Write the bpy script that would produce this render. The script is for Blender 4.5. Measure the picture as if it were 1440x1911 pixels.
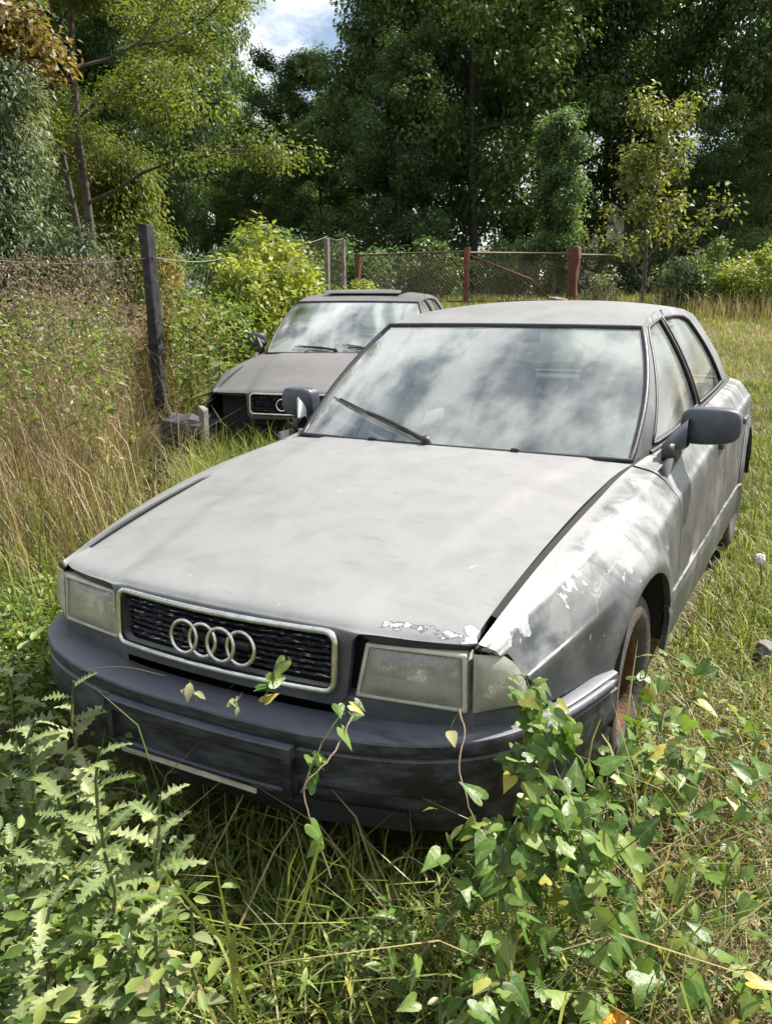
import bpy, bmesh, math, random
import numpy as np
from mathutils import Vector, Matrix
from mathutils.geometry import delaunay_2d_cdt
R_ = math.radians
rng = np.random.default_rng(7)
random.seed(7)
for o in list(bpy.data.objects): bpy.data.objects.remove(o)
sc = bpy.context.scene
COL = sc.collection
# ------------------------------------------------------------------ camera
CAM = np.array([1.2681, -1.4130, 1.4262]); YAW, PITCH, FPX = 0.4908, 0.2526, 1571.4
FW = np.array([-math.sin(YAW)*math.cos(PITCH), math.cos(YAW)*math.cos(PITCH), -math.sin(PITCH)])
RT = np.array([math.cos(YAW), math.sin(YAW), 0.0]); UPV = np.cross(RT, FW)
cam = bpy.data.cameras.new('camera'); camo = bpy.data.objects.new('camera', cam); COL.objects.link(camo)
cam.sensor_fit = 'HORIZONTAL'; cam.sensor_width = 36.0; cam.lens = 36.0*FPX/1440.0
cam.clip_end = 3000; cam.clip_start = 0.02
camo.matrix_world = Matrix(((RT[0], UPV[0], -FW[0], CAM[0]), (RT[1], UPV[1], -FW[1], CAM[1]), (RT[2], UPV[2], -FW[2], CAM[2]), (0, 0, 0, 1)))
sc.camera = camo
# ------------------------------------------------------------------ sky and sun
SUN = Vector((0.33, 0.57, 0.75)).normalized()
EL = math.asin(SUN.z); AZ = math.atan2(SUN.x, SUN.y)
w = bpy.data.worlds.new('World'); sc.world = w; w.use_nodes = True
nt = w.node_tree; nt.nodes.clear()
out = nt.nodes.new('ShaderNodeOutputWorld'); bg = nt.nodes.new('ShaderNodeBackground')
sky = nt.nodes.new('ShaderNodeTexSky'); sky.sky_type = 'NISHITA'; sky.sun_disc = False
sky.sun_elevation = EL; sky.sun_rotation = AZ; sky.air_density = 1.1; sky.dust_density = 2.0
tc = nt.nodes.new('ShaderNodeTexCoord'); mp = nt.nodes.new('ShaderNodeMapping'); mp.inputs['Scale'].default_value = (1.6, 1.6, 3.2)
nz = nt.nodes.new('ShaderNodeTexNoise'); nz.inputs['Scale'].default_value = 2.1; nz.inputs['Detail'].default_value = 7; nz.inputs['Roughness'].default_value = .6
rp = nt.nodes.new('ShaderNodeValToRGB'); rp.color_ramp.elements[0].position = .43; rp.color_ramp.elements[1].position = .58
mx = nt.nodes.new('ShaderNodeMix'); mx.data_type = 'RGBA'; mx.inputs['B'].default_value = (12.5, 12.6, 12.9, 1)
nt.links.new(tc.outputs['Generated'], mp.inputs[0]); nt.links.new(mp.outputs[0], nz.inputs['Vector'])
nt.links.new(nz.outputs['Fac'], rp.inputs[0]); nt.links.new(rp.outputs[0], mx.inputs['Factor'])
nt.links.new(sky.outputs[0], mx.inputs['A']); nt.links.new(mx.outputs['Result'], bg.inputs[0])
bg.inputs[1].default_value = 0.065; nt.links.new(bg.outputs[0], out.inputs[0])
sl = bpy.data.lights.new('sun', 'SUN'); sl.energy = 5.0; sl.angle = R_(0.6); sl.color = (1.0, .945, .86)
so = bpy.data.objects.new('sun', sl); COL.objects.link(so); so.rotation_euler = SUN.to_track_quat('Z', 'Y').to_euler()
sc.view_settings.view_transform = 'Standard'; sc.view_settings.look = 'None'; sc.view_settings.exposure = 1.15; sc.view_settings.gamma = 1
sc.render.engine = 'CYCLES'
cy = sc.cycles; cy.use_denoising = True; cy.max_bounces = 7; cy.diffuse_bounces = 3; cy.glossy_bounces = 3; cy.transmission_bounces = 4; cy.transparent_max_bounces = 10
cy.use_adaptive_sampling = True; cy.adaptive_threshold = .015; cy.sample_clamp_indirect = 6
cy.caustics_reflective = False; cy.caustics_refractive = False
# ------------------------------------------------------------------ helpers
def pix(u, v, d):
    """point seen at photo pixel (u, v) at depth d in front of the camera"""
    return CAM + d*(FW + RT*(u-720)/FPX + UPV*(955.5-v)/FPX)
def smooth(a, b, x):
    t = np.clip((np.asarray(x, float)-a)/(b-a), 0, 1); return t*t*(3-2*t)
def herm(xs, ys):
    xs = np.array(xs, float); ys = np.array(ys, float)
    m = np.gradient(ys, xs)
    def f(x):
        x = np.clip(np.asarray(x, float), xs[0], xs[-1]); i = np.clip(np.searchsorted(xs, x)-1, 0, len(xs)-2)
        h = xs[i+1]-xs[i]; t = (x-xs[i])/h
        return (1+2*t)*(1-t)**2*ys[i]+t*(1-t)**2*h*m[i]+t*t*(3-2*t)*ys[i+1]+t*t*(t-1)*h*m[i+1]
    return f
def fnoise(x, y, s=1.0, seed=0):
    r = np.random.default_rng(seed); v = 0
    for k in range(7):
        a, b, c = r.normal(size=2)*s*(1+.5*k), r.uniform(0, 6.28), 1/(1+.5*k)
        v = v + c*np.sin(a[0]*x+a[1]*y+b)
    return v/3.0
def tag(o, label, cat, group=None, kind=None):
    if label: o['label'] = label
    if cat: o['category'] = cat
    if group: o['group'] = group
    if kind: o['kind'] = kind
    return o
def empty(name, loc=(0, 0, 0), parent=None):
    o = bpy.data.objects.new(name, None); COL.objects.link(o); o.location = loc; o.empty_display_size = .2
    if parent: o.parent = parent
    return o
def link(name, me, parent=None):
    o = bpy.data.objects.new(name, me); COL.objects.link(o)
    if parent: o.parent = parent
    return o
def npmesh(name, V, F, mat=None, var=None, flat=False, attrs=None):
    """V (n,3); F (m,k) uniform polygons"""
    V = np.ascontiguousarray(V, np.float32); F = np.ascontiguousarray(F, np.int32); m, k = F.shape
    me = bpy.data.meshes.new(name); me.vertices.add(len(V)); me.vertices.foreach_set('co', V.ravel())
    me.loops.add(m*k); me.loops.foreach_set('vertex_index', F.ravel())
    me.polygons.add(m); me.polygons.foreach_set('loop_start', np.arange(m, dtype=np.int32)*k)
    me.polygons.foreach_set('use_smooth', np.full(m, not flat))
    me.update(calc_edges=True)
    if var is not None:
        a = me.attributes.new('var', 'FLOAT', 'POINT'); a.data.foreach_set('value', np.ascontiguousarray(var, np.float32))
    if mat: me.materials.append(mat)
    return me
def pymesh(name, V, F, mat=None, flat=False):
    me = bpy.data.meshes.new(name); me.from_pydata([tuple(map(float, v)) for v in V], [], [list(map(int, f)) for f in F]); me.update()
    if not flat: me.polygons.foreach_set('use_smooth', [True]*len(me.polygons))
    if mat: me.materials.append(mat)
    return me
class MB:
    def __init__(s): s.V = []; s.F = []
    def add(s, V, F):
        b = len(s.V); s.V += [tuple(v) for v in V]; s.F += [[i+b for i in f] for f in F]; return s
    def box(s, c, d, M=None, taper=1.0):
        c = np.array(c); d = np.array(d)/2
        V = [np.array([sx*d[0]*(taper if sz > 0 else 1), sy*d[1]*(taper if sz > 0 else 1), sz*d[2]]) for sz in (-1, 1) for sy in (-1, 1) for sx in (-1, 1)]
        if M is not None: V = [M @ v for v in V]
        return s.add([v+c for v in V], [(0, 2, 3, 1), (4, 5, 7, 6), (0, 1, 5, 4), (2, 6, 7, 3), (0, 4, 6, 2), (1, 3, 7, 5)])
    def tube(s, pts, rad, n=8, caps=True, closed=False):
        P = np.array(pts, float); k = len(P); rad = np.broadcast_to(np.array(rad, float), (k,))
        T = np.gradient(P, axis=0) if not closed else np.roll(P, -1, 0)-np.roll(P, 1, 0)
        T /= np.linalg.norm(T, axis=1)[:, None]+1e-9
        a = np.array([0, 0, 1.0]) if abs(T[0][2]) < .9 else np.array([1.0, 0, 0]); V = []
        for i in range(k):
            b = np.cross(T[i], a); b /= np.linalg.norm(b)+1e-9; a = np.cross(b, T[i])
            for j in range(n):
                t = 2*math.pi*j/n; V.append(P[i]+rad[i]*(math.cos(t)*a+math.sin(t)*b))
        F = []
        for i in range(k if closed else k-1):
            i2 = (i+1) % k
            for j in range(n): F.append((i*n+j, i2*n+j, i2*n+(j+1) % n, i*n+(j+1) % n))
        if caps and not closed: F += [list(range(n))[::-1], [(k-1)*n+j for j in range(n)]]
        return s.add(V, F)
    def lathe(s, prof, c, axis, n=32):
        """prof: (r, h) pairs about axis through c"""
        ax = np.array(axis, float); ax /= np.linalg.norm(ax); e = np.array([0, 0, 1.0]) if abs(ax[2]) < .9 else np.array([1.0, 0, 0])
        a = np.cross(ax, e); a /= np.linalg.norm(a); b = np.cross(ax, a); V = []; F = []
        for r, h in prof:
            for j in range(n):
                t = 2*math.pi*j/n; V.append(np.array(c)+ax*h+r*(math.cos(t)*a+math.sin(t)*b))
        for i in range(len(prof)-1):
            for j in range(n): F.append((i*n+j, i*n+(j+1) % n, (i+1)*n+(j+1) % n, (i+1)*n+j))
        return s.add(V, F)
    def mesh(s, name, mat, flat=False): return pymesh(name, s.V, s.F, mat, flat)
    def obj(s, name, mat, parent=None, flat=False, bevel=0):
        o = link(name, s.mesh(name, mat, flat), parent)
        if bevel:
            b = o.modifiers.new('b', 'BEVEL'); b.width = bevel; b.segments = 2; b.limit_method = 'ANGLE'; b.angle_limit = R_(30)
        return o
# ------------------------------------------------------------------ materials
class NT:
    def __init__(s, name):
        s.m = bpy.data.materials.new(name); s.m.use_nodes = True; s.t = s.m.node_tree; s.t.nodes.clear()
        s.out = s.n('ShaderNodeOutputMaterial')
    def n(s, typ, **kw):
        n = s.t.nodes.new(typ)
        for k, v in kw.items():
            if k in n.inputs: s.set(n.inputs[k], v)
            else: setattr(n, k, v)
        return n
    def set(s, inp, v):
        if isinstance(v, bpy.types.NodeSocket): s.t.links.new(v, inp)
        elif isinstance(v, (tuple, list)) and len(v) == 3 and inp.type == 'RGBA': inp.default_value = (*v, 1)
        else: inp.default_value = v
    def coord(s, k='Object'): return s.n('ShaderNodeTexCoord').outputs[k]
    def scale(s, vec, sc_, loc=(0, 0, 0)):
        m = s.n('ShaderNodeMapping'); s.set(m.inputs[0], vec); m.inputs['Scale'].default_value = sc_; m.inputs['Location'].default_value = loc; return m.outputs[0]
    def noise(s, vec, scale, detail=4, rough=.55, dist=0):
        n = s.n('ShaderNodeTexNoise'); s.set(n.inputs['Vector'], vec); n.inputs['Scale'].default_value = scale; n.inputs['Detail'].default_value = detail
        n.inputs['Roughness'].default_value = rough; n.inputs['Distortion'].default_value = dist; return n.outputs['Fac']
    def ramp(s, f, stops):
        r = s.n('ShaderNodeValToRGB'); s.set(r.inputs[0], f); e = r.color_ramp.elements
        while len(e) < len(stops): e.new(.5)
        for q, (p, c) in zip(e, stops):
            q.position = p; q.color = (c, c, c, 1) if isinstance(c, (int, float)) else (*c, 1)
        return r.outputs[0]
    def math(s, op, a, b=0.0, c=None, clamp=False):
        m = s.n('ShaderNodeMath'); m.operation = op; m.use_clamp = clamp; s.set(m.inputs[0], a); s.set(m.inputs[1], b)
        if c is not None: s.set(m.inputs[2], c)
        return m.outputs[0]
    def mix(s, f, a, b, mode='MIX'):
        m = s.n('ShaderNodeMix'); m.data_type = 'RGBA'; m.blend_type = mode; s.set(m.inputs['Factor'], f); s.set(m.inputs['A'], a); s.set(m.inputs['B'], b); return m.outputs['Result']
    def bump(s, h, strength=.3, dist=.01):
        b = s.n('ShaderNodeBump'); s.set(b.inputs['Height'], h); b.inputs['Strength'].default_value = strength; b.inputs['Distance'].default_value = dist; return b.outputs[0]
    def pbr(s, **kw):
        p = s.n('ShaderNodeBsdfPrincipled')
        for k, v in kw.items(): s.set(p.inputs[k.replace('_', ' ')], v)
        return p
    def done(s, sh): s.t.links.new(sh.outputs[0] if hasattr(sh, 'outputs') else sh, s.out.inputs[0]); return s.m
def simple(name, col, rough=.6, metal=0.0, nscale=6, var=.35, bump=.1, spec=.5):
    q = NT(name); c = q.coord(); f = q.noise(c, nscale, 5, .6)
    d = tuple(x*(1-var) for x in col); l = tuple(min(1, x*(1+var)) for x in col)
    return q.done(q.pbr(Base_Color=q.ramp(f, [(.3, d), (.7, l)]), Roughness=rough, Metallic=metal, Specular_IOR_Level=spec, Normal=q.bump(q.noise(c, nscale*6, 3), bump)))
def leafmat(name, stops, trans=.4, rough=.5, spec=.35, tcol=1.25):
    """foliage: colour picked per leaf from stops by the mesh attribute var"""
    q = NT(name); a = q.n('ShaderNodeAttribute'); a.attribute_name = 'var'
    col = q.ramp(a.outputs['Fac'], stops)
    nz_ = q.noise(q.coord('Object'), 40, 2); col = q.mix(.35, col, q.mix(nz_, (0, 0, 0), (1, 1, 1)), 'OVERLAY')
    p = q.pbr(Base_Color=col, Roughness=rough, Specular_IOR_Level=spec)
    t = q.n('ShaderNodeBsdfTranslucent'); q.set(t.inputs[0], q.mix(1.0, col, (tcol, tcol*1.02, tcol*.55), 'MULTIPLY'))
    m = q.n('ShaderNodeMixShader'); m.inputs[0].default_value = trans; q.t.links.new(p.outputs[0], m.inputs[1]); q.t.links.new(t.outputs[0], m.inputs[2])
    return q.done(m)
# ------------------------------------------------------------------ car materials
def wear_mask(q, c, lo, hi, scale=14, thr=.5, soft=.03, seed=0):
    """chips with ragged edges inside an object-space box"""
    s = q.n('ShaderNodeSeparateXYZ'); q.set(s.inputs[0], c); f = None
    for i, ax in enumerate('XYZ'):
        a, b = lo[i], hi[i]; m = (a+b)/2; h = (b-a)/2
        d = q.math('DIVIDE', q.math('ABSOLUTE', q.math('SUBTRACT', s.outputs[ax], m)), h)
        g = q.math('SUBTRACT', 1.0, q.math('POWER', d, 4.0), clamp=True)
        f = g if f is None else q.math('MULTIPLY', f, g)
    n = q.noise(q.scale(c, (1, 1, 1), (seed*3.1, seed*1.7, seed)), scale, 6, .62)
    v = q.math('MULTIPLY', f, n)
    return q.math('MULTIPLY_ADD', v, 1/soft, -thr/soft, clamp=True)
def make_paint(name, dark, faded, chips=True, fade=(.10, .60), spec=.5):
    q = NT(name); c = q.coord()
    big = q.noise(c, 2.6, 5, .6, .3); mid = q.noise(q.scale(c, (9, 3, 9)), 1.0, 6, .65); fine = q.noise(c, 60, 4, .7)
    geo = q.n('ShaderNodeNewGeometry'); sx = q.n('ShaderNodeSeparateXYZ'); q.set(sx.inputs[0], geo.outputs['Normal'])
    top = q.math('MULTIPLY_ADD', sx.outputs['Z'], .52, -.02)          # dust and bleaching on upward faces; nose shade also painted into upright ones
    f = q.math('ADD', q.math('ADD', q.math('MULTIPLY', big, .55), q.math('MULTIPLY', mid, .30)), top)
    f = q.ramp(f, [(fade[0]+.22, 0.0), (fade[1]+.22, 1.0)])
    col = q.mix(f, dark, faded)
    tint = q.noise(c, 1.3, 3, .5); col = q.mix(q.math('MULTIPLY', q.ramp(tint, [(.4, 0.0), (.65, 1.0)]), .16), col, (.265, .225, .25))
    sc1 = q.ramp(q.noise(q.scale(c, (3, 16, 8)), 2.2, 7, .72), [(.33, 1.0), (.42, 0.0)])
    col = q.mix(q.math('MULTIPLY', sc1, .18), col, tuple(x*.8 for x in dark))
    spk = q.ramp(q.noise(c, 34, 2, .5), [(.73, 0.0), (.76, 1.0)]); col = q.mix(q.math('MULTIPLY', spk, .4), col, (.45, .45, .45))
    blot = q.ramp(q.noise(c, 6.5, 6, .66, .5), [(.44, 0.0), (.62, 1.0)]); so_ = q.n('ShaderNodeSeparateXYZ'); q.set(so_.inputs[0], c); wing = q.math('MULTIPLY_ADD', so_.outputs['X'], 40.0, -27.6, clamp=True)
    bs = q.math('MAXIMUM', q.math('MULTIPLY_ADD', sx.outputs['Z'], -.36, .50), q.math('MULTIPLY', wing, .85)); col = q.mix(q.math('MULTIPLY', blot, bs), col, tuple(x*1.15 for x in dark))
    rough = q.math('MULTIPLY_ADD', mid, .25, .30)
    if chips:
        W = (.46, .47, .48)
        for lo, hi, s_, th, k in [((.36, .10, .668), (.66, .24, .705), 9, .46, 1), ((.58, .13, .66), (.66, .27, .72), 12, .37, 2), ((.63, .16, .635), (.76, .38, .73), 11, .38, 3),
                                  ((.66, .40, .66), (.82, .68, .80), 46, .52, 4), ((.78, .70, .60), (.9, .86, .80), 34, .56, 5), ((.80, 1.10, .55), (.9, 1.3, .74), 40, .57, 6),
                                  ((-.05, .0, .66), (.36, .12, .72), 22, .62, 7), ((-.8, .1, .62), (-.55, .3, .72), 16, .58, 8), ((-.8, .2, .5), (.8, .5, .80), 30, .66, 9)]:
            mo_ = wear_mask(q, c, lo, hi, s_, th-.022, .012, k); col = q.mix(q.math('MULTIPLY', mo_, .8), col, (.06, .065, .07))
            m = wear_mask(q, c, lo, hi, s_, th, .012, k); col = q.mix(m, col, q.mix(q.ramp(fine, [(.35, 0.0), (.6, 1.0)]), (.26, .27, .28), W))
        # a cracked seam of filler over the wing
        v = q.n('ShaderNodeTexVoronoi'); v.feature = 'DISTANCE_TO_EDGE'; q.set(v.inputs['Vector'], q.scale(c, (1, 1, 1), (.3, .1, .2))); v.inputs['Scale'].default_value = 9.0
        wv = q.n('ShaderNodeTexVoronoi'); wv.feature = 'DISTANCE_TO_EDGE'
        jit = q.n('ShaderNodeTexNoise'); q.set(jit.inputs['Vector'], c); jit.inputs['Scale'].default_value = 22
        add = q.n('ShaderNodeVectorMath'); add.operation = 'MULTIPLY_ADD'; q.set(add.inputs[0], jit.outputs['Color']); add.inputs[1].default_value = (.06, .06, .06); q.set(add.inputs[2], c)
        q.set(wv.inputs['Vector'], add.outputs[0]); wv.inputs['Scale'].default_value = 5.0
        cr_ = q.ramp(wv.outputs['Distance'], [(.003, 1.0), (.008, 0.0)])
        reg = wear_mask(q, c, (.64, .42, .6), (.9, 1.0, .86), 4, .33, .05, 12)
        col = q.mix(q.math('MULTIPLY', q.math('MULTIPLY', cr_, reg), .5), col, (.36, .36, .36))
        rs = wear_mask(q, c, (.76, .52, .42), (.9, .66, .50), 12, .30, .05, 14); col = q.mix(rs, col, (.16, .085, .04))
        rs = wear_mask(q, c, (.78, 1.05, .58), (.9, 1.2, .70), 20, .47, .04, 15); col = q.mix(rs, col, (.19, .10, .06))
    b = q.bump(q.math('ADD', fine, q.math('MULTIPLY', mid, .5)), .06, .004)
    return q.done(q.pbr(Base_Color=col, Roughness=rough, Specular_IOR_Level=spec, Normal=b))
def make_screen(name, dust, tint=(.62, .78, .70), refl=1.0, streak=True, seed=0, RB=.08, FM=2.1):
    q = NT(name); c = q.scale(q.coord(), (1, 1, 1), (seed*2.3, seed, 0))
    n1 = q.noise(c, 2.0, 4, .5, .8); n2 = q.noise(q.scale(c, (9, 1.6, 2)), 1.0, 3, .5, .5); n3 = q.noise(c, 90, 2, .5)
    s = q.n('ShaderNodeSeparateXYZ'); q.set(s.inputs[0], q.coord())
    f = q.math('ADD', q.math('MULTIPLY', n1, .66), q.math('MULTIPLY', n2, .30)); f = q.math('ADD', f, q.math('MULTIPLY', n3, .04))
    f = q.ramp(f, [(.38, dust*.2), (.50, dust), (.62, min(.95, dust*2.6))])
    if streak:
        st = q.ramp(q.noise(q.scale(c, (34, 3.2, 4), (0, 0, 0)), 1.0, 4, .6, 1.2), [(.60, 0.0), (.66, 1.0)])
        lf = q.math('MULTIPLY_ADD', s.outputs['X'], -2.2, -.3, clamp=True)
        f = q.math('MAXIMUM', f, q.math('MULTIPLY', q.math('MULTIPLY', st, lf), .6))
    tr = q.n('ShaderNodeBsdfTransparent'); q.set(tr.inputs[0], tint)
    gl = q.n('ShaderNodeBsdfGlossy'); gl.inputs['Roughness'].default_value = .04; gl.inputs[0].default_value = (refl, refl, refl, 1)
    fr = q.n('ShaderNodeFresnel'); fr.inputs[0].default_value = 1.62
    m1 = q.n('ShaderNodeMixShader'); q.set(m1.inputs[0], q.math('MULTIPLY_ADD', fr.outputs[0], FM, RB, clamp=True)); q.t.links.new(tr.outputs[0], m1.inputs[1]); q.t.links.new(gl.outputs[0], m1.inputs[2])
    df = q.pbr(Base_Color=(.50, .55, .51), Roughness=.45, Specular_IOR_Level=.4)
    m2 = q.n('ShaderNodeMixShader'); q.set(m2.inputs[0], f); q.t.links.new(m1.outputs[0], m2.inputs[1]); q.t.links.new(df.outputs[0], m2.inputs[2])
    return q.done(m2)
def make_lampglass(name, tint=(.93, .95, .9), ribs=420.0, haze=.30):
    q = NT(name); c = q.coord(); wv = q.n('ShaderNodeTexWave'); wv.wave_type = 'BANDS'; wv.bands_direction = 'X'; q.set(wv.inputs['Vector'], c)
    wv.inputs['Scale'].default_value = ribs/6.28; wv.inputs['Distortion'].default_value = .6; wv.inputs['Detail'].default_value = 1
    nb = q.bump(wv.outputs['Fac'], .5, .004)
    tr = q.n('ShaderNodeBsdfTransparent'); q.set(tr.inputs[0], q.mix(wv.outputs['Fac'], tuple(x*.62 for x in tint), tint))
    gl = q.n('ShaderNodeBsdfGlossy'); gl.inputs['Roughness'].default_value = .07; q.set(gl.inputs['Normal'], nb)
    df = q.pbr(Base_Color=(.80, .82, .68), Roughness=.5, Normal=nb)
    fr = q.n('ShaderNodeFresnel'); fr.inputs[0].default_value = 1.5; q.set(fr.inputs['Normal'], nb)
    m1 = q.n('ShaderNodeMixShader'); q.set(m1.inputs[0], q.math('ADD', fr.outputs[0], .08)); q.t.links.new(tr.outputs[0], m1.inputs[1]); q.t.links.new(gl.outputs[0], m1.inputs[2])
    m2 = q.n('ShaderNodeMixShader'); q.set(m2.inputs[0], q.ramp(q.noise(c, 9, 3, .5), [(.3, haze*.7), (.7, haze*1.3)])); q.t.links.new(m1.outputs[0], m2.inputs[1]); q.t.links.new(df.outputs[0], m2.inputs[2])
    return q.done(m2)
M = {}
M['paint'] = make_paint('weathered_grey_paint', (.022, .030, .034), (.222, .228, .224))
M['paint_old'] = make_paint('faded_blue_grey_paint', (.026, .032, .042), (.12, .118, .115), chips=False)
M['screen'] = make_screen('dusty_windscreen_glass', .19)
M['screen_old'] = make_screen('dusty_pale_glass', .24, RB=.12, FM=2.4, seed=2, streak=False)
M['side_glass'] = make_screen('dusty_side_glass', .15, tint=(.5, .55, .48), seed=5, streak=False, RB=.02, FM=.7)
M['lens'] = make_lampglass('ribbed_lamp_glass'); M['signal'] = make_lampglass('clear_signal_lens', (.93, .9, .8), 520.0, .34)
def bumper_mat(name, col, grey):
    q = NT(name); c = q.coord(); n1 = q.noise(q.scale(c, (2, 8, 8)), 3, 6, .65); n2 = q.noise(c, 90, 3, .6)
    geo = q.n('ShaderNodeNewGeometry'); sx = q.n('ShaderNodeSeparateXYZ'); q.set(sx.inputs[0], geo.outputs['Normal'])
    f = q.ramp(q.math('ADD', n1, q.math('MULTIPLY', sx.outputs['Z'], .30)), [(.42, 0.0), (.80, 1.0)])
    return q.done(q.pbr(Base_Color=q.mix(f, col, grey), Roughness=q.math('MULTIPLY_ADD', n1, .3, .35), Specular_IOR_Level=.5, Normal=q.bump(n2, .12, .003)))
M['bumper'] = bumper_mat('faded_black_bumper_plastic', (.010, .011, .014), (.095, .10, .122))
M['trim'] = simple('black_trim', (.014, .014, .016), .5, 0, 20, .4, .1)
M['rubber'] = simple('weathered_tyre_rubber', (.055, .048, .04), .85, 0, 12, .5, .35)
M['rust'] = simple('rusty_steel', (.11, .045, .018), .8, .1, 16, .6, .5)
M['chrome'] = simple('dull_chrome', (.62, .63, .58), .22, 1.0, 30, .25, .05)
M['reflector'] = simple('lamp_reflector', (.88, .89, .86), .16, 1.0, 10, .1, .02)
M['housing'] = simple('lamp_housing_grey', (.46, .46, .37), .5, 0, 12, .3, .05)
M['inside'] = simple('dark_interior', (.11, .115, .115), .8, 0, 6, .4, .1)
M['seat'] = simple('grey_seat_cloth', (.26, .26, .26), .9, 0, 30, .3, .2)
M['void'] = simple('dark_underbody', (.012, .012, .012), .9, 0, 6, .3, .1)
M['mirror_plastic'] = simple('mirror_housing_plastic', (.055, .064, .078), .45, 0, 10, .3, .05)
M['strip'] = simple('pale_plate_strip', (.50, .45, .36), .6, 0, 18, .35, .1)
q = NT('flaking_grille_slats'); c = q.coord(); f = q.ramp(q.noise(q.scale(c, (1, 4, 4)), 42, 5, .7), [(.58, 0.0), (.63, 1.0)])
M['slat'] = q.done(q.pbr(Base_Color=q.mix(f, (.016, .016, .02), (.55, .55, .52)), Roughness=.5))
# ------------------------------------------------------------------ body surfaces
Wf = herm([.15, .3, .45, .65, .95, 1.45, 2.5, 3.5, 4.1, 4.4], [.715, .752, .79, .832, .866, .866, .868, .862, .82, .74])
XH = herm([.15, .6, 1.0, 1.47, 1.75, 2.58, 3.4, 4.0, 4.4], [.646, .665, .68, .694, .735, .748, .737, .70, .64])
ZH = herm([.15, .5, .9, 1.2, 1.47, 1.75, 2.58, 3.4, 4.0, 4.4], [.675, .752, .812, .842, .860, .886, .932, .957, .945, .90])
FWH, RWH = (.925, .335), (3.57, .40)        # wheel centres (y, z)
def side(y, t, off=0.0):
    y = np.asarray(y, float); t = np.asarray(t, float); y, t = np.broadcast_arrays(y, t)
    W, xh, zh = Wf(y), XH(y), ZH(y); k = W-.028-xh
    xs = np.stack([W-.03, W-.008, W, W-.004, W-.013, W-.034, xh+.54*k, xh]); zs = np.stack([np.full_like(W, .20), np.full_like(W, .36), np.full_like(W, .50), .5+.45*(zh-.5), zh-.112, zh-.080, zh-.022, zh])
    i = np.clip(t.astype(int), 0, 6); f = t-i
    def g(a):
        A = np.concatenate([2*a[:1]-a[1:2], a, 2*a[-1:]-a[-2:-1]])
        p = [np.take_along_axis(A, (i+j)[None], 0)[0] for j in range(4)]
        return .5*(2*p[1]+(p[2]-p[0])*f+(2*p[0]-5*p[1]+4*p[2]-p[3])*f*f+(3*p[1]-p[0]-3*p[2]+p[3])*f**3)
    x, z = g(xs), g(zs)
    for (cy_, cz_), Ra in ((FWH, .335), (RWH, .33)):
        r = np.hypot(y-cy_, z-cz_); x = x+.020*np.exp(-((r-Ra)/.045)**2)*(z < .80)
    x = x+.004*np.exp(-((t-6.0)/.05)**2)-.006*np.exp(-((z-.455)/.010)**2)*(y > 1.2)*(y < 3.3)
    return np.stack([x-off, y, z], -1)
TT = np.linspace(0, 7, 121)
def t_of(y, z): return float(np.interp(z, side(np.full(121, y), TT)[:, 2], TT))
def resample(P, d):
    P = [np.array(p, float) for p in P]; o = []
    for a, b in zip(P, P[1:]+P[:1]):
        n = max(1, int(np.ceil(np.linalg.norm((b-a)/d)))); o += [a+(b-a)*i/n for i in range(n)]
    return np.array(o)
def inside(P, Q):
    x, y = Q[:, 0], Q[:, 1]; r = np.zeros(len(Q), bool); n = len(P)
    for i in range(n):
        x1, y1 = P[i]; x2, y2 = P[i-1]; c = (y1 > y) != (y2 > y)
        r ^= c & (x < (x2-x1)*(y-y1)/(y2-y1+1e-12)+x1)
    return r
def dist_edge(P, Q, sc2):
    P = P/sc2; Q = Q/sc2; d = np.full(len(Q), 9.0)
    for a, b in zip(P, np.roll(P, -1, 0)):
        ab = b-a; t = np.clip(((Q-a) @ ab)/(ab @ ab+1e-12), 0, 1); d = np.minimum(d, np.linalg.norm(Q-a-t[:, None]*ab, axis=1))
    return d
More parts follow.
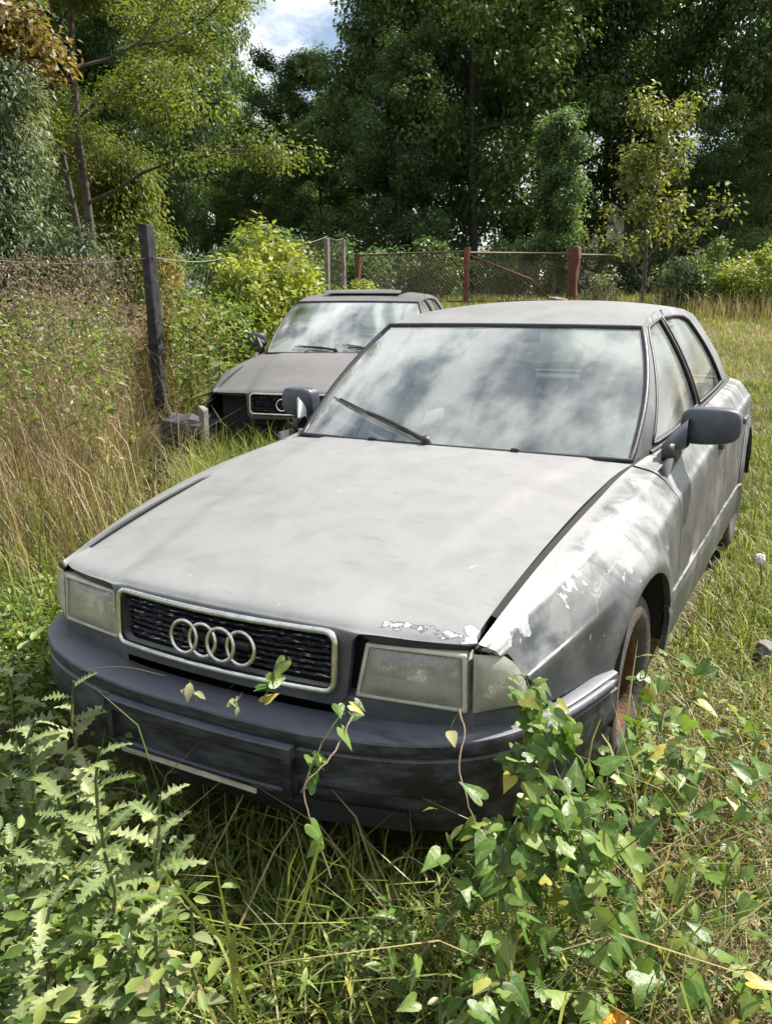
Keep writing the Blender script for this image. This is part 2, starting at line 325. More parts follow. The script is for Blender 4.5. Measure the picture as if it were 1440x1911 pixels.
def panel(name, poly, fn, d, mat, parent, holes=(), thick=.018, mirror=False, flip=False, out=None):
    """sheet with outline poly in (a, b), mapped to space by fn, edges folded back by thick"""
    d = np.array(d, float); L = [resample(poly, d)]+[resample(h, d) for h in holes]
    lo, hi = L[0].min(0), L[0].max(0); ga, gb = np.meshgrid(np.arange(lo[0]+d[0]*.5, hi[0], d[0]), np.arange(lo[1]+d[1]*.5, hi[1], d[1])); Q = np.stack([ga.ravel(), gb.ravel()], 1)
    Q = Q[inside(L[0], Q)]; Q = Q[dist_edge(L[0], Q, d) > .45]
    for h in L[1:]:
        Q = Q[~inside(h, Q)]; Q = Q[dist_edge(h, Q, d) > .45]
    pts = np.concatenate(L+[Q]); E = []; b = 0
    for l in L: E += [(b+i, b+(i+1) % len(l)) for i in range(len(l))]; b += len(l)
    sp = pts/d
    r = delaunay_2d_cdt([Vector(p) for p in sp], E, [], 0, 1e-6)
    P2 = np.array([tuple(v) for v in r[0]])*d; T = [tuple(f) for f in r[2]]; ctr = np.array([P2[list(f)].mean(0) for f in T])
    ok = inside(L[0], ctr)
    for h in L[1:]: ok &= ~inside(h, ctr)
    T = [f for f, k in zip(T, ok) if k]
    V = fn(P2[:, 0], P2[:, 1])
    if mirror: V = V*np.array([-1, 1, 1])
    T = np.array(T); n0 = np.cross(V[T[:, 1]]-V[T[:, 0]], V[T[:, 2]]-V[T[:, 0]])
    ref = np.array(out if out is not None else (1, 0, 0), float)*(np.array([-1, 1, 1]) if mirror else 1)
    if (n0 @ ref).sum() < 0: T = T[:, ::-1]; n0 = -n0
    vn = np.zeros_like(V)
    for k in range(3): np.add.at(vn, T[:, k], n0)
    vn /= np.linalg.norm(vn, axis=1)[:, None]+1e-12
    cnt = {}
    for f in T.tolist():
        for a, b in ((f[0], f[1]), (f[1], f[2]), (f[2], f[0])): cnt[(a, b)] = 1
    F = [list(f) for f in T.tolist()]; VV = list(V)
    bd = [(a, b) for (a, b) in cnt if (b, a) not in cnt]; mp1 = {}; mp2 = {}
    for a, b in bd:
        for v in (a, b):
            if v not in mp1: mp1[v] = len(VV); VV.append(V[v]); mp2[v] = len(VV); VV.append(V[v]-vn[v]*thick)
        F.append([mp1[b], mp1[a], mp2[a], mp2[b]])
    return link(name, pymesh(name, VV, F, mat), parent)
# hood
HP = np.array([(1.475, .884), (1.2, .871), (.9, .846), (.6, .801), (.35, .753), (.2, .722), (.13, .706), (.100, .691), (.088, .672), (.082, .60), (.078, .55), (.076, .500)])
def crom(P, t):
    i = np.clip(np.asarray(t).astype(int), 0, len(P)-2); f = (np.asarray(t)-i)[..., None]; A = np.concatenate([2*P[:1]-P[1:2], P, 2*P[-1:]-P[-2:-1]])
    p = [A[i+j] for j in range(4)]
    return .5*(2*p[1]+(p[2]-p[0])*f+(2*p[0]-5*p[1]+4*p[2]-p[3])*f*f+(3*p[1]-p[0]-3*p[2]+p[3])*f**3)
def hood(x, s):
    x = np.asarray(x, float); p = crom(HP, s); y, z = p[..., 0].copy(), p[..., 1].copy(); ax = np.abs(x)
    wr = smooth(3.0, 0, s); y = y+(.098*(ax/.646)**2)*(1-wr)-.055*(1-(ax/.69)**2)*wr
    xc = np.interp(y, [.1, 1.5], [.345, .56])
    z = z-.022*(ax/.66)**2-.0075*smooth(-.018, .018, ax-xc)*smooth(8.5, 6.5, s)
    return np.stack([x, y, z+.006], -1)
# greenhouse side
def gside(y, z):
    y = np.asarray(y, float); z = np.asarray(z, float); v = np.clip((z-ZH(y))/.42, -.2, 1.2)
    return np.stack([XH(y)-.012-(z-ZH(y))*.455+.022*4*v*(1-v)-.004, y, z], -1)
ZR = herm([2.0, 2.08, 2.3, 2.7, 3.1, 3.3], [1.28, 1.297, 1.336, 1.362, 1.352, 1.325]); CR_ = herm([2.0, 2.2, 2.5, 3.3], [.006, .012, .030, .032])
def roof(x, y):
    xr = gside(y, ZR(y))[..., 0]
    return np.stack([x, y, ZR(y)+CR_(y)*(1-np.abs(x/xr)**2.6)], -1)
def wscreen(u, v):
    u = np.asarray(u, float); v = np.asarray(v, float)
    yb, zb = 1.50-.115*(1-u*u), .866+.016*(1-u*u); yt, zt = 2.083-.075*(1-u*u), 1.297+.006*(1-u*u)
    c0 = gside(np.float64(1.5), np.float64(.866))[0]; c1 = gside(np.float64(2.083), np.float64(1.297))[0]
    x = gside(1.5+.583*v, .866+.431*v)[..., 0]*u; b = .018*4*v*(1-v)*(1-.8*u**4)
    return np.stack([x, yb*(1-v)+yt*v-b*.75, zb*(1-v)+zt*v+b*.65], -1)
def rscreen(u, v):
    yb, zb = 3.86+.05*(1-u*u), .962; yt, zt = 3.30+.05*(1-u*u), ZR(3.3)+.03*(1-u*u)
    x = (.66*(1-v)+.515*v)*u; b = .03*4*v*(1-v)
    return np.stack([x, yb*(1-v)+yt*v+b*.7, zb*(1-v)+zt*v+b*.7], -1)
def quad(corners, n=10, bulge=0.0, nrm=None, m=None):
    """bilinear patch BL, BR, TR, TL"""
    c = [np.array(k, float) for k in corners]; m = m or n
    N = np.cross(c[1]-c[0], c[3]-c[0]); N /= np.linalg.norm(N)
    V = []; F = []
    for j in range(m+1):
        for i in range(n+1):
            a, b = i/n, j/m; p = (c[0]*(1-a)+c[1]*a)*(1-b)+(c[3]*(1-a)+c[2]*a)*b
            V.append(p+N*bulge*(1-(2*a-1)**4)*(1-(2*b-1)**4))
    for j in range(m):
        for i in range(n): k = j*(n+1)+i; F.append((k, k+1, k+n+2, k+n+1))
    return V, F
def rounded(x0, x1, z0, z1, r, n=5):
    P = []
    for cx, cz, a0 in ((x1-r, z1-r, 0), (x0+r, z1-r, 90), (x0+r, z0+r, 180), (x1-r, z0+r, 270)):
        for k in range(n+1): a = R_(a0+90*k/n); P.append((cx+r*math.cos(a), cz+r*math.sin(a)))
    return P
SH_ = {}
def build_car(root, P, opt):
    """P: paint; opt: what is missing or different"""
    pb, gl = P, opt['screen']
    par = lambda n: empty(n, parent=root)
    z2s = lambda z: float(np.interp(-z, -HP[:, 1], np.arange(len(HP))))
    # ---- hood with the grille shield
    ss = np.linspace(0, 6.0, 14); ye = HP[:, 0]
    redge = [(float(XH(np.interp(s, range(12), HP[:, 0])+.02))-(.014+.012*math.sin(math.pi*s/6.5)), s) for s in ss]
    rpoly = redge+[(.638, 6.55), (.60, 6.95), (.50, 7.25), (.42, 7.35), (.385, 7.6), (.368, 8.2), (.358, 10.4), (.335, 11.0)]
    poly = rpoly+[(-x-(.034+.012*math.sin(math.pi*s/6.5) if s < 5.1 else .02 if s < 6.1 else 0), s) for x, s in rpoly[::-1]]
    hole = [(x, z2s(z)) for x, z in rounded(-.326, .326, .541, .671, .022)]
    hd = panel('hood', poly, hood, (.03, .12), pb, root, [hole], .022, out=(0, -.3, 1))
    if opt.get('hood_up'): pass
    for sx_ in (-1, 1):                                                # rear washer jets
        p = hood(np.float64(.29*sx_), np.float64(.10)); MB().box(p+[0, 0, .006], (.03, .018, .012)).obj('washer_nozzle', M['trim'], hd, bevel=.003)
    # ---- grille
    gr = link('grille', pymesh('grille_back', *quad([(-.34, .135, .53), (.34, .135, .53), (.34, .14, .68), (-.34, .14, .68)], 4), M['void']), root)
    path = [(x, float(hood(np.float64(x), np.float64(z2s(z)))[1])-.011, z+.002) for x, z in resample(rounded(-.333, .333, .536, .678, .026), (.04, .04))]
    MB().tube(path, .0085, 8, closed=True).obj('chrome_surround', M['chrome'], gr)
    nsl = 8
    for k in range(nsl):
        z = .552+.122*(k+.5)/nsl
        V = []; F = []; xs = np.linspace(-.328, .328, 15)
        for x in xs:
            y0 = .098+.098*(x/.646)**2
            V += [(x, y0, z+.0035), (x, y0-.006, z), (x, y0, z-.0035), (x, y0+.03, z-.0035), (x, y0+.03, z+.0035)]
        for i in range(len(xs)-1):
            for j in range(5): F.append((i*5+j, i*5+(j+1) % 5, (i+1)*5+(j+1) % 5, (i+1)*5+j))
        link('slat', pymesh('slat', V, F, M['slat'], True), gr)
    nr = opt.get('rings', 4)
    for k in range(nr):
        cx = (k-1.5)*.0575; th = np.linspace(0, 2*math.pi, 41)[:-1]; lean = .12
        pts = [(cx+.0405*math.cos(t), .066+.098*(cx/.646)**2+(.003 if k % 2 else 0)+lean*.0405*math.sin(t), .606+.0405*math.sin(t)) for t in th]
        MB().tube(pts, .0056, 8, closed=True).obj('emblem_ring', M['chrome'], gr)
    MB().box((0, .092, .606), (.20, .02, .02)).obj('emblem_bracket', M['trim'], gr)
    # ---- nose panel under the lamps, dark engine bay
    for s_ in (1, -1):
        if opt.get('no_lamp') == s_: continue
        nb = MB()
        for a, b in (((.33, .112, .500), (.64, .182, .500)), ((.64, .182, .500), (.752, .268, .508))):
            V, F = quad([(s_*a[0], a[1], a[2]-.03), (s_*b[0], b[1], b[2]-.03), (s_*b[0], b[1]+.004, b[2]+.016), (s_*a[0], a[1]+.004, a[2]+.016)], 4); nb.add(V, F)
            V, F = quad([(s_*a[0], a[1]+.004, a[2]+.016), (s_*b[0], b[1]+.004, b[2]+.016), (s_*b[0], b[1]+.09, b[2]+.018), (s_*a[0], a[1]+.09, a[2]+.018)], 4); nb.add(V, F)
        nb.obj('lamp_sill_panel', pb, root)
    bay = MB(); bay.box((0, .80, .50), (1.22, 1.06, .30)); bay.box((0, .27, .56), (.76, .20, .22)); bay.box((0, 2.6, .30), (1.5, 3.2, .14)); bay.box((0, 1.40, .66), (1.30, .10, .34))
    bay.obj('underbody', M['void'], root, True)
    # ---- side panels
    for s_ in (1, -1):
        mir = s_ < 0
        def yz(L): return [(y, t_of(y, z)) for y, z in L]
        def arc(c, Ra, a0, a1, n=18): return [(c[0]+Ra*math.cos(R_(a)), c[1]+Ra*math.sin(R_(a))) for a in np.linspace(a0, a1, n)]
        fp = [(y, 7.0) for y in np.linspace(.20, 1.44, 10)]+yz([(1.455, .80), (1.452, .70), (1.446, .58), (1.44, .472)])
        a1 = arc(FWH, .315, 25.5, 155); fp += yz(a1)
        fp += yz([(.612, .487), (.45, .492), (.30, .502)])+yz([(.275, .52), (.268, .56), (.262, .60), (.256, .632), (.245, .648)])+[(.222, 5.6), (.200, 6.2), (.186, 7.0)]
        fw_ = panel('front_wing', fp, side, (.03, .16), pb, root, thick=.02, mirror=mir)
        fd = yz([(1.450, .47)])[0:0]
        fd = [(1.463, 7.0)]+[(y, 7.0) for y in np.linspace(1.6, 2.57, 8)]+yz([(2.578, .85), (2.58, .6), (2.578, .475), (2.0, .472), (1.448, .470), (1.452, .58), (1.459, .70), (1.462, .80)])
        dr = panel('front_door', fd, side, (.03, .16), pb, root, mirror=mir)
        rd = [(2.59, 7.0)]+[(y, 7.0) for y in np.linspace(2.7, 3.40, 8)]+yz([(3.42, .88), (3.40, .80)]+arc(RWH, .40, 112, 160, 6)+[(3.18, .475), (2.588, .475), (2.59, .6), (2.588, .85)])
        dr2 = panel('rear_door', rd, side, (.03, .16), pb, root, mirror=mir)
        qp = [(3.43, 7.0)]+[(y, 7.0) for y in np.linspace(3.5, 4.38, 8)]+yz([(4.39, .8), (4.39, .52), (3.95, .50)]+arc(RWH, .315, 15, 172)+[(3.19, .475)]+arc(RWH, .385, 160, 112, 6)+[(3.41, .80), (3.43, .88)])
        panel('rear_wing', qp, side, (.03, .16), pb, root, mirror=mir)
        sp_ = yz([(1.212, .463), (1.8, .464), (2.6, .465), (3.22, .466), (3.27, .30), (2.6, .285), (1.6, .28), (1.235, .285)]+arc(FWH, .315, -5, 23, 6))
        sl_ = panel('sill', sp_, lambda a, b: side(a, b)+np.stack([.008*smooth(1.22, 1.45, a), 0*a, 0*a], -1), (.03, .1), pb, root, mirror=mir)
        # inner skin seen through the shut lines
        ys = np.linspace(.3, 4.36, 60); ts = np.linspace(.8, 6.97, 14); V = []; F = []
        G = side(ys[:, None], ts[None, :], .022); G = G.reshape(-1, 3)*np.array([s_, 1, 1])
        for i in range(59):
            for j in range(13):
                c = G[[i*14+j, i*14+j+1, (i+1)*14+j+1, (i+1)*14+j]].mean(0)
                if math.hypot(c[1]-FWH[0], c[2]-FWH[1]) < .36 or math.hypot(c[1]-RWH[0], c[2]-RWH[1]) < .36 or (c[1] < .7 and c[2] < .5): continue
                F.append((i*14+j, i*14+j+1, (i+1)*14+j+1, (i+1)*14+j))
        link('inner_skin', pymesh('inner_skin', G, F, M['void']), root)
        # wheel wells
        for c in (FWH, RWH):
            wb = MB(); n = 20; V = []; F = []
            for k in range(n+1):
                a = R_(0+180*k/n); V += [(s_*.86, c[0]+.325*math.cos(a), c[1]+.325*math.sin(a)), (s_*.52, c[0]+.325*math.cos(a), c[1]+.325*math.sin(a))]
            for k in range(n): F.append((2*k, 2*k+1, 2*k+3, 2*k+2))
            wb.add(V, F); wb.box((s_*.50, c[0], c[1]), (.04, .7, .7)); wb.obj('wheel_arch_liner', M['void'], root)
        # door handles, lock
        for dd, yy in ((dr, 2.42), (dr2, 3.25)):
            p = side(np.float64(yy), np.float64(t_of(yy, .80)))*np.array([s_, 1, 1])
            hb = MB().box(p+np.array([s_*.010, 0, 0]), (.022, .15, .030)).obj('door_handle', M['mirror_plastic'], dd, bevel=.006)
        # belt trim
        yb = np.linspace(1.62, 3.62, 24); pts = np.stack([XH(yb)+.000, yb, ZH(yb)+.006], 1)*np.array([s_, 1, 1])
        MB().tube(pts, .007, 6).obj('window_belt_trim', M['trim'], root)
        # ---- greenhouse
        top = [(y, float(ZR(y))) for y in (2.083, 2.3, 2.5, 2.7, 2.9, 3.1, 3.3)]
        gp_ = [(1.50, .866)]+[(1.50+.583*k, .866+.431*k) for k in (.25, .5, .75)]+top+[(3.42, 1.235), (3.6, 1.115), (3.78, .998), (3.86, .955)]+[(y, float(ZH(y))-.004) for y in (3.6, 3.2, 2.8, 2.4, 2.0, 1.7)]
        fwin = [(1.690, .898), (1.775, .975), (1.945, 1.13), (2.075, 1.243), (2.155, 1.293), (2.28, 1.306), (2.455, 1.322), (2.50, 1.14), (2.545, .945), (2.2, .924)]
        rwin = [(2.600, .948), (2.555, 1.14), (2.512, 1.325), (2.8, 1.328), (2.97, 1.322), (3.06, 1.302), (3.2, 1.190), (3.33, 1.080), (3.455, .972), (3.0, .958)]
        gp_obj = panel('cabin_side_frame', gp_, gside, (.035, .035), pb, root, [fwin, rwin], .02, mirror=mir)
        for nm, wn in (('front_side_window', fwin), ('rear_side_window', rwin)):
            panel(nm, wn, lambda a, b: gside(a, b)-np.array([.010, 0, 0]), (.06, .06), M['side_glass'], root, thick=.002, mirror=mir)
            rp_ = resample(wn, (.05, .05)); pts = gside(rp_[:, 0], rp_[:, 1])*np.array([s_, 1, 1])
            MB().tube(pts, .0075, 6, closed=True).obj('window_seal', M['trim'], root)
    # ---- roof, windscreen, rear screen, boot
    ys = np.linspace(2.083, 3.32, 12); wu = np.linspace(1, -1, 13)
    rp_ = [(float(gside(y, ZR(y))[0]), y) for y in ys]; fe = [tuple(wscreen(u, np.float64(1.0))[:2]) for u in wu]
    rpoly = fe[::-1][:-1]+rp_+[(.3, 3.345), (0, 3.355), (-.3, 3.345)]+[(-x, y) for x, y in rp_[::-1]][:-1]
    rf = panel('roof', rpoly, roof, (.045, .045), pb, root, thick=.016, out=(0, 0, 1))
    if opt.get('sunroof'):
        V, F = quad([(-.36, 2.30, 1.375), (.36, 2.30, 1.375), (.36, 2.36, 1.402), (-.36, 2.36, 1.402)], 6, .006); m_ = MB().add(V, F)
        V, F = quad([(-.36, 2.36, 1.402), (.36, 2.36, 1.402), (.38, 2.85, 1.396), (-.38, 2.85, 1.396)], 6, .012); m_.add(V, F); m_.obj('sunroof_panel', pb, rf)
    sc_poly = [(-.985, .015), (.985, .015), (.985, .985), (-.985, .985)]
    wsn = panel('windscreen', sc_poly, wscreen, (.09, .09), gl, root, thick=.003, out=(0, -.6, .8))
    edge = [wscreen(np.float64(u), np.float64(v)) for u, v in resample([(-.993, .0), (.993, .0), (.993, .993), (-.993, .993)], (.08, .1))]
    MB().tube(edge, .011, 8, closed=True).obj('windscreen_seal', M['trim'], root)
    panel('rear_screen', sc_poly, rscreen, (.12, .12), M['side_glass'], root, thick=.003, out=(0, .6, .8))
    # cowl below the screen
    V, F = quad([(-.69, 1.40, .845), (.69, 1.40, .845), (.69, 1.52, .868), (-.69, 1.52, .868)], 10); MB().add(V, F).obj('cowl', M['trim'], root)
    def boot(x, y): return np.stack([x, y, ZH(y)+.012*(1-(np.abs(x)/.7)**2)+0*x], -1)
    bp = [(float(XH(y))-.008, y) for y in (3.9, 4.1, 4.25, 4.36)]; panel('boot_lid', bp+[(0, 4.42)]+[(-x, y) for x, y in bp[::-1]]+[(0, 3.93)], boot, (.05, .05), pb, root, out=(0, 0, 1))
    V, F = quad([(.72, 4.38, .30), (-.72, 4.38, .30), (-.64, 4.40, .90), (.64, 4.40, .90)], 6, .04); MB().add(V, F).obj('rear_panel', pb, root)
    MB().box((0, 4.42, .42), (1.62, .16, .22)).obj('rear_bumper', M['bumper'], root, bevel=.03)
    for s_ in (1, -1): MB().box((s_*.58, 4.405, .76), (.28, .05, .13)).obj('tail_lamp', M['rust'], root, bevel=.01)
    # ---- front bumper
    if not opt.get('no_bumper'):
        half = [(0, -.012), (.15, -.010), (.30, .002), (.45, .034), (.58, .080), (.67, .135), (.725, .195), (.765, .27), (.79, .34), (.815, .42), (.840, .52), (.862, .615)]
        pth = np.array([(-x, y) for x, y in half[:0:-1]]+half); fx = np.linspace(0, len(pth)-1, 93); pth = crom(pth, fx)
        tg = np.gradient(pth, axis=0); nrm = np.stack([tg[:, 1], -tg[:, 0]], 1); nrm /= np.linalg.norm(nrm, axis=1)[:, None]
        prof = [(-.11, .472), (-.06, .476), (-.012, .474), (-.003, .471), (0, .466), (.001, .450), (0, .441), (-.007, .437), (-.007, .431), (0, .427), (.001, .40), (.001, .350), (-.002, .342), (-.014, .337), (-.016, .32), (-.020, .275), (-.026, .245), (-.04, .232), (-.10, .228)]
        V = []; F = []; m = len(prof)
        for (px, py), n_ in zip(pth, nrm):
            sidew = smooth(.5, .8, abs(px))
            for o_, z in prof: V.append((px+n_[0]*o_*(1-.35*sidew), py+n_[1]*o_*(1-.35*sidew), z+.012*sidew))
        for i in range(len(pth)-1):
            for j in range(m-1): F.append((i*m+j, i*m+j+1, (i+1)*m+j+1, (i+1)*m+j))
        bo = link('front_bumper', pymesh('front_bumper', V, F, M['bumper']), root); bo.data.set_sharp_from_angle(angle=R_(24))
        # number plate plinth without a plate
        pl = MB(); 
        for x0, x1, z0, z1, dp in ((-.285, .285, .405, .436, .022), (-.285, -.262, .324, .405, .020), (.262, .285, .324, .405, .020), (-.285, .285, .310, .325, .014), (-.263, .263, .324, .406, .006)):
            xs = np.linspace(x0, x1, 12 if x1-x0 > .1 else 3); V = []; F = []
            for x in xs:
                yb = float(np.interp(x, pth[:, 0], pth[:, 1])); V += [(x, yb-dp, z1), (x, yb-dp, z0), (x, yb+.02, z0), (x, yb+.02, z1)]
            for i in range(len(xs)-1):
                for j in range(4): F.append((i*4+j, i*4+(j+1) % 4, (i+1)*4+(j+1) % 4, (i+1)*4+j))
            F += [(0, 1, 2, 3), tuple(range(len(V)-4, len(V)))[::-1]]; pl.add(V, F)
        pl.obj('number_plate_plinth', M['bumper'], bo, True, bevel=.003)
        V, F = quad([(-.232, -.030, .302), (.190, -.030, .302), (.190, -.032, .316), (-.232, -.032, .316)], 8); st = MB().add(V, F); st.add([(a, b+.004, c) for a, b, c in V], [f[::-1] for f in F]); st.obj('plate_holder_strip', M['strip'], bo)
        V, F = quad([(.30, .010, .248), (.55, .080, .248), (.53, .068, .300), (.32, .014, .300)], 4); MB().add(V, F).obj('air_intake', M['void'], bo)
        # proud rubbing strip on the returns
        for s_ in (1, -1):
            pts = [(s_*(float(np.interp(y, [.27, .34, .42, .52, .6], [.765, .79, .815, .84, .858]))+.002), y, .455+.012) for y in np.linspace(.27, .6, 10)]
            MB().tube(pts, np.array([.006]+[.013]*8+[.006]), 8).obj('bumper_rub_strip', M['bumper'], bo)
    # ---- lamps
    for s_ in (1, -1):
        if opt.get('no_lamp') == s_: continue
        S = np.array([s_, 1, 1.0])
        c = [np.array(k)*S for k in ((.368, .128, .521), (.628, .176, .517), (.622, .184, .655), (.388, .146, .652))]
        if s_ < 0: c = [c[1], c[0], c[3], c[2]]
        hl = link('headlight', pymesh('headlight', *quad([k+np.array([0, .09, 0]) for k in c], 8, -.03), M['reflector']), root)
        N = np.cross(c[1]-c[0], c[3]-c[0]); N /= np.linalg.norm(N); ctr = sum(c)/4
        ins = [ctr+(k-ctr)*np.array([.92, .92, .86])+np.array([0, .002, 0]) for k in c]
        # bezel: frame round the lens
        V = []; F = []
        for k in range(4): V += [c[k]+N*.004, ins[k]+N*.010, ins[k]-N*.02, c[k]-N*.10]
        for k in range(4):
            a, b = 4*k, 4*((k+1) % 4)
            for j in range(3): F.append((a+j, b+j, b+j+1, a+j+1))
            F.append((a+3, b+3, b, a))
        MB().add(V, F).obj('bezel', M['housing'], hl, True, bevel=.004)
        MB().add(*quad(ins, 24, .016, m=12)).obj('lens', M['lens'], hl)
        for k, f_ in ((.34, .95), (.70, .8)):                            # two reflector bowls
            cc = ins[0]*(1-k)*.5+ins[1]*k*.5+ins[3]*(1-k)*.5+ins[2]*k*.5-N*.06
            MB().lathe([(.012, -.022), (.02, -.018), (.035, -.008), (.05, .008), (.062, .028), (.068, .046)], cc, N, 24).obj('reflector', M['reflector'], hl)
            MB().lathe([(.001, .012), (.006, .010), (.009, 0), (.010, -.02)], cc, N, 12).obj('bulb', M['housing'], hl)
        fl = [k-N*.016 for k in ins]; V, F = quad([fl[0], fl[1], fl[2]*.35+fl[1]*.65, fl[3]*.35+fl[0]*.65], 6); MB().add(V, F).obj('reflector_floor', M['housing'], hl)
        # turn signal
        d = [np.array(k)*S for k in ((.640, .180, .518), (.752, .256, .536), (.712, .250, .640), (.636, .188, .656))]
        if s_ < 0: d = [d[1], d[0], d[3], d[2]]
        ts = link('turn_signal', pymesh('turn_signal', *quad([sum(d)/4+(k-sum(d)/4)*.68+np.array([0, .06, 0]) for k in d], 4), M['housing']), root)
        def tsf(aa, bb, d=d):
            aa = np.asarray(aa)[..., None]; bb = np.asarray(bb)[..., None]; NN = np.cross(d[1]-d[0], d[3]-d[0]); NN = NN/np.linalg.norm(NN)
            return (d[0]*(1-aa)+d[1]*aa)*(1-bb)+(d[3]*(1-aa)+d[2]*aa)*bb+NN*.016*(1-(2*aa-1)**4)*(1-(2*bb-1)**4)
        tpoly = [(0, 0), (.92, 0), (1, .06), (1.02, .45), (.97, .75), (.88, .92), (.74, 1.0), (0, 1)]
        if s_ < 0: tpoly = [(1-x_, y_) for x_, y_ in tpoly]
        panel('lens', tpoly, tsf, (.12, .12), M['signal'], ts, thick=.012, out=N)
        V = []; F = []
        dm = sum(d)/4
        for k in range(4): V += [dm+(d[k]-dm)*.70+np.array([0, .012, 0]), dm+(d[k]-dm)*.70+np.array([0, .07, 0])]
        for k in range(4): F.append((2*k, 2*((k+1) % 4), 2*((k+1) % 4)+1, 2*k+1))
        MB().add(V, F).obj('lamp_body', M['housing'], ts, True)
        N2 = np.cross(d[1]-d[0], d[3]-d[0]); N2 /= np.linalg.norm(N2); cc = sum(d)/4-N2*.045
        MB().lathe([(.002, 0), (.018, .003), (.034, .014), (.042, .03)], cc+np.array([0, 0, -.006]), N2, 20).obj('reflector', M['reflector'], ts)
    # ---- wheels
    for nm, (yc, zc), s_, steer, R0 in (('front_wheel', FWH, 1, opt.get('steer', 0), .272), ('front_wheel', FWH, -1, opt.get('steer', 0), .272), ('rear_wheel', (RWH[0], RWH[1]-.06), 1, 0, .29), ('rear_wheel', (RWH[0], RWH[1]-.06), -1, 0, .29)):
        wl = empty(nm, (s_*(.752 if nm[0] == 'f' else .745), yc, zc-.02), root); wl.rotation_euler = (0, 0, R_(steer))
        a = (s_, 0, 0)
        MB().lathe([(.175, -.085), (.20, -.092), (R0-.03, -.088), (R0-.006, -.07), (R0, -.04), (R0-.004, -.03), (R0-.004, -.026), (R0, -.02), (R0, .02), (R0-.004, .026), (R0-.004, .03), (R0, .04), (R0-.006, .07), (R0-.02, .084), (R0-.035, .090), (R0-.06, .093), (.19, .086), (.172, .074), (.162, .05)], (0, 0, 0), a, 40).obj('tyre', M['rubber'], wl)
        MB().lathe([(.166, .052), (.168, .080), (.160, .082), (.152, .070), (.148, .030), (.144, -.02), (.135, -.03), (.122, -.012), (.112, .012), (.092, .022), (.078, .018), (.066, -.01), (.042, -.01), (.038, .03), (.030, .036), (.001, .037)], (-.02*s_, 0, 0), a, 32).obj('rim', M['rust'], wl)
        bl = MB()
        for k in range(5 if nm[0] == 'f' else 5):
            an = 2*math.pi*k/5; bl.lathe([(.001, .012), (.010, .012), (.010, -.012)], (0, .053*math.cos(an), .053*math.sin(an)), a, 8)
        bl.obj('wheel_bolts', M['rust'], wl)
    # ---- mirrors
    for s_ in (1, -1):
        mo = empty('door_mirror', parent=root); S = np.array([s_, 1, 1.0])
        bm = bmesh.new(); bmesh.ops.create_cube(bm, size=1.0); bmesh.ops.subdivide_edges(bm, edges=bm.edges, cuts=3, use_grid_fill=True)
        for v in bm.verts:
            x, y, z = v.co; px = .5*np.sign(x)*(1-(1-min(1, abs(x)*2)**1))
            r = max(abs(x), abs(z))*2; f = 1-.06*max(0, (abs(x)*2)**6*(abs(z)*2)**6)*2
            fy = (1-(abs(x)*2)**4*.35)*(1-(abs(z)*2)**4*.30) if y < 0 else 1
            w_ = .205 if s_ > 0 else .15; h_ = (.128 if s_ > 0 else .125)-.006*(x*2)
            v.co = Vector(((x*w_*f+(.893 if s_ > 0 else .850)), 1.735+y*.095*fy+.012*(x*2)**2-.02*x, .970+z*h_*f+.01*x))
            v.co.x *= s_
        if s_ < 0: bmesh.ops.reverse_faces(bm, faces=bm.faces)
        me = bpy.data.meshes.new('mirror_housing'); bm.to_mesh(me); bm.free(); me.materials.append(M['mirror_plastic']); me.polygons.foreach_set('use_smooth', [True]*len(me.polygons))
        ho = link('mirror_housing', me, mo); sb = ho.modifiers.new('s', 'SUBSURF'); sb.levels = sb.render_levels = 2
        V = []; F = []
        for t in np.linspace(0, 1, 7):
            c_ = np.array([.765+.060*t, 1.63+.09*t, .885+.060*t**.8]); h_ = .034+.018*t; wd = .045-.004*t
            V += [(c_+np.array([a*.006*(1-t)+.35*h_*b*0, a*wd, b*h_]))*S for a, b in ((-1, -.8), (-.6, -1), (.6, -1), (1, -.8), (1, .8), (.6, 1), (-.6, 1), (-1, .8))]
        for i in range(6):
            for j in range(8): F.append((i*8+j, i*8+(j+1) % 8, (i+1)*8+(j+1) % 8, (i+1)*8+j))
        MB().add(V, F).obj('mirror_arm', M['mirror_plastic'], mo)
        MB().lathe([(.001, .03), (.03, .03), (.040, .015), (.042, -.01)], np.array([.772, 1.63, .880])*S, (s_, -.1, .15), 16).obj('mirror_foot', M['trim'], mo)
        V, F = quad([np.array(k)*S for k in ((.80, 1.785, .925), (.90, 1.79, .925), (.90, 1.79, 1.015), (.80, 1.785, 1.015))], 2); MB().add(V, F).obj('mirror_glass', M['chrome'], mo)
    # ---- wipers
    def onglass(u, v, lift=.012): return wscreen(np.float64(u), np.float64(v))+np.array([0, -.55, .83])*lift
    for (b, m1, t0, t1) in opt['wipers']:
        wp = empty('wiper', parent=root)
        arm = [onglass(b[0]+(m1[0]-b[0])*k, b[1]+(m1[1]-b[1])*k, .014+.010*math.sin(math.pi*k)) for k in np.linspace(0, 1, 8)]
        MB().tube(arm, np.linspace(.011, .005, 8), 6).obj('wiper_arm', M['trim'], wp)
        MB().lathe([(.001, .03), (.016, .028), (.019, 0)], onglass(b[0], b[1], 0), (0, -.5, .85), 14).obj('pivot_cap', M['trim'], wp)
        bl = [onglass(t0[0]+(t1[0]-t0[0])*k, t0[1]+(t1[1]-t0[1])*k, .008) for k in np.linspace(0, 1, 10)]; b2 = [p+np.array([0, -.55, .83])*.012 for p in bl]
        MB().tube(bl, .0035, 6).obj('wiper_blade', M['rubber'], wp); MB().tube(b2[1:-1], .004, 6).obj('blade_carrier', M['trim'], wp)
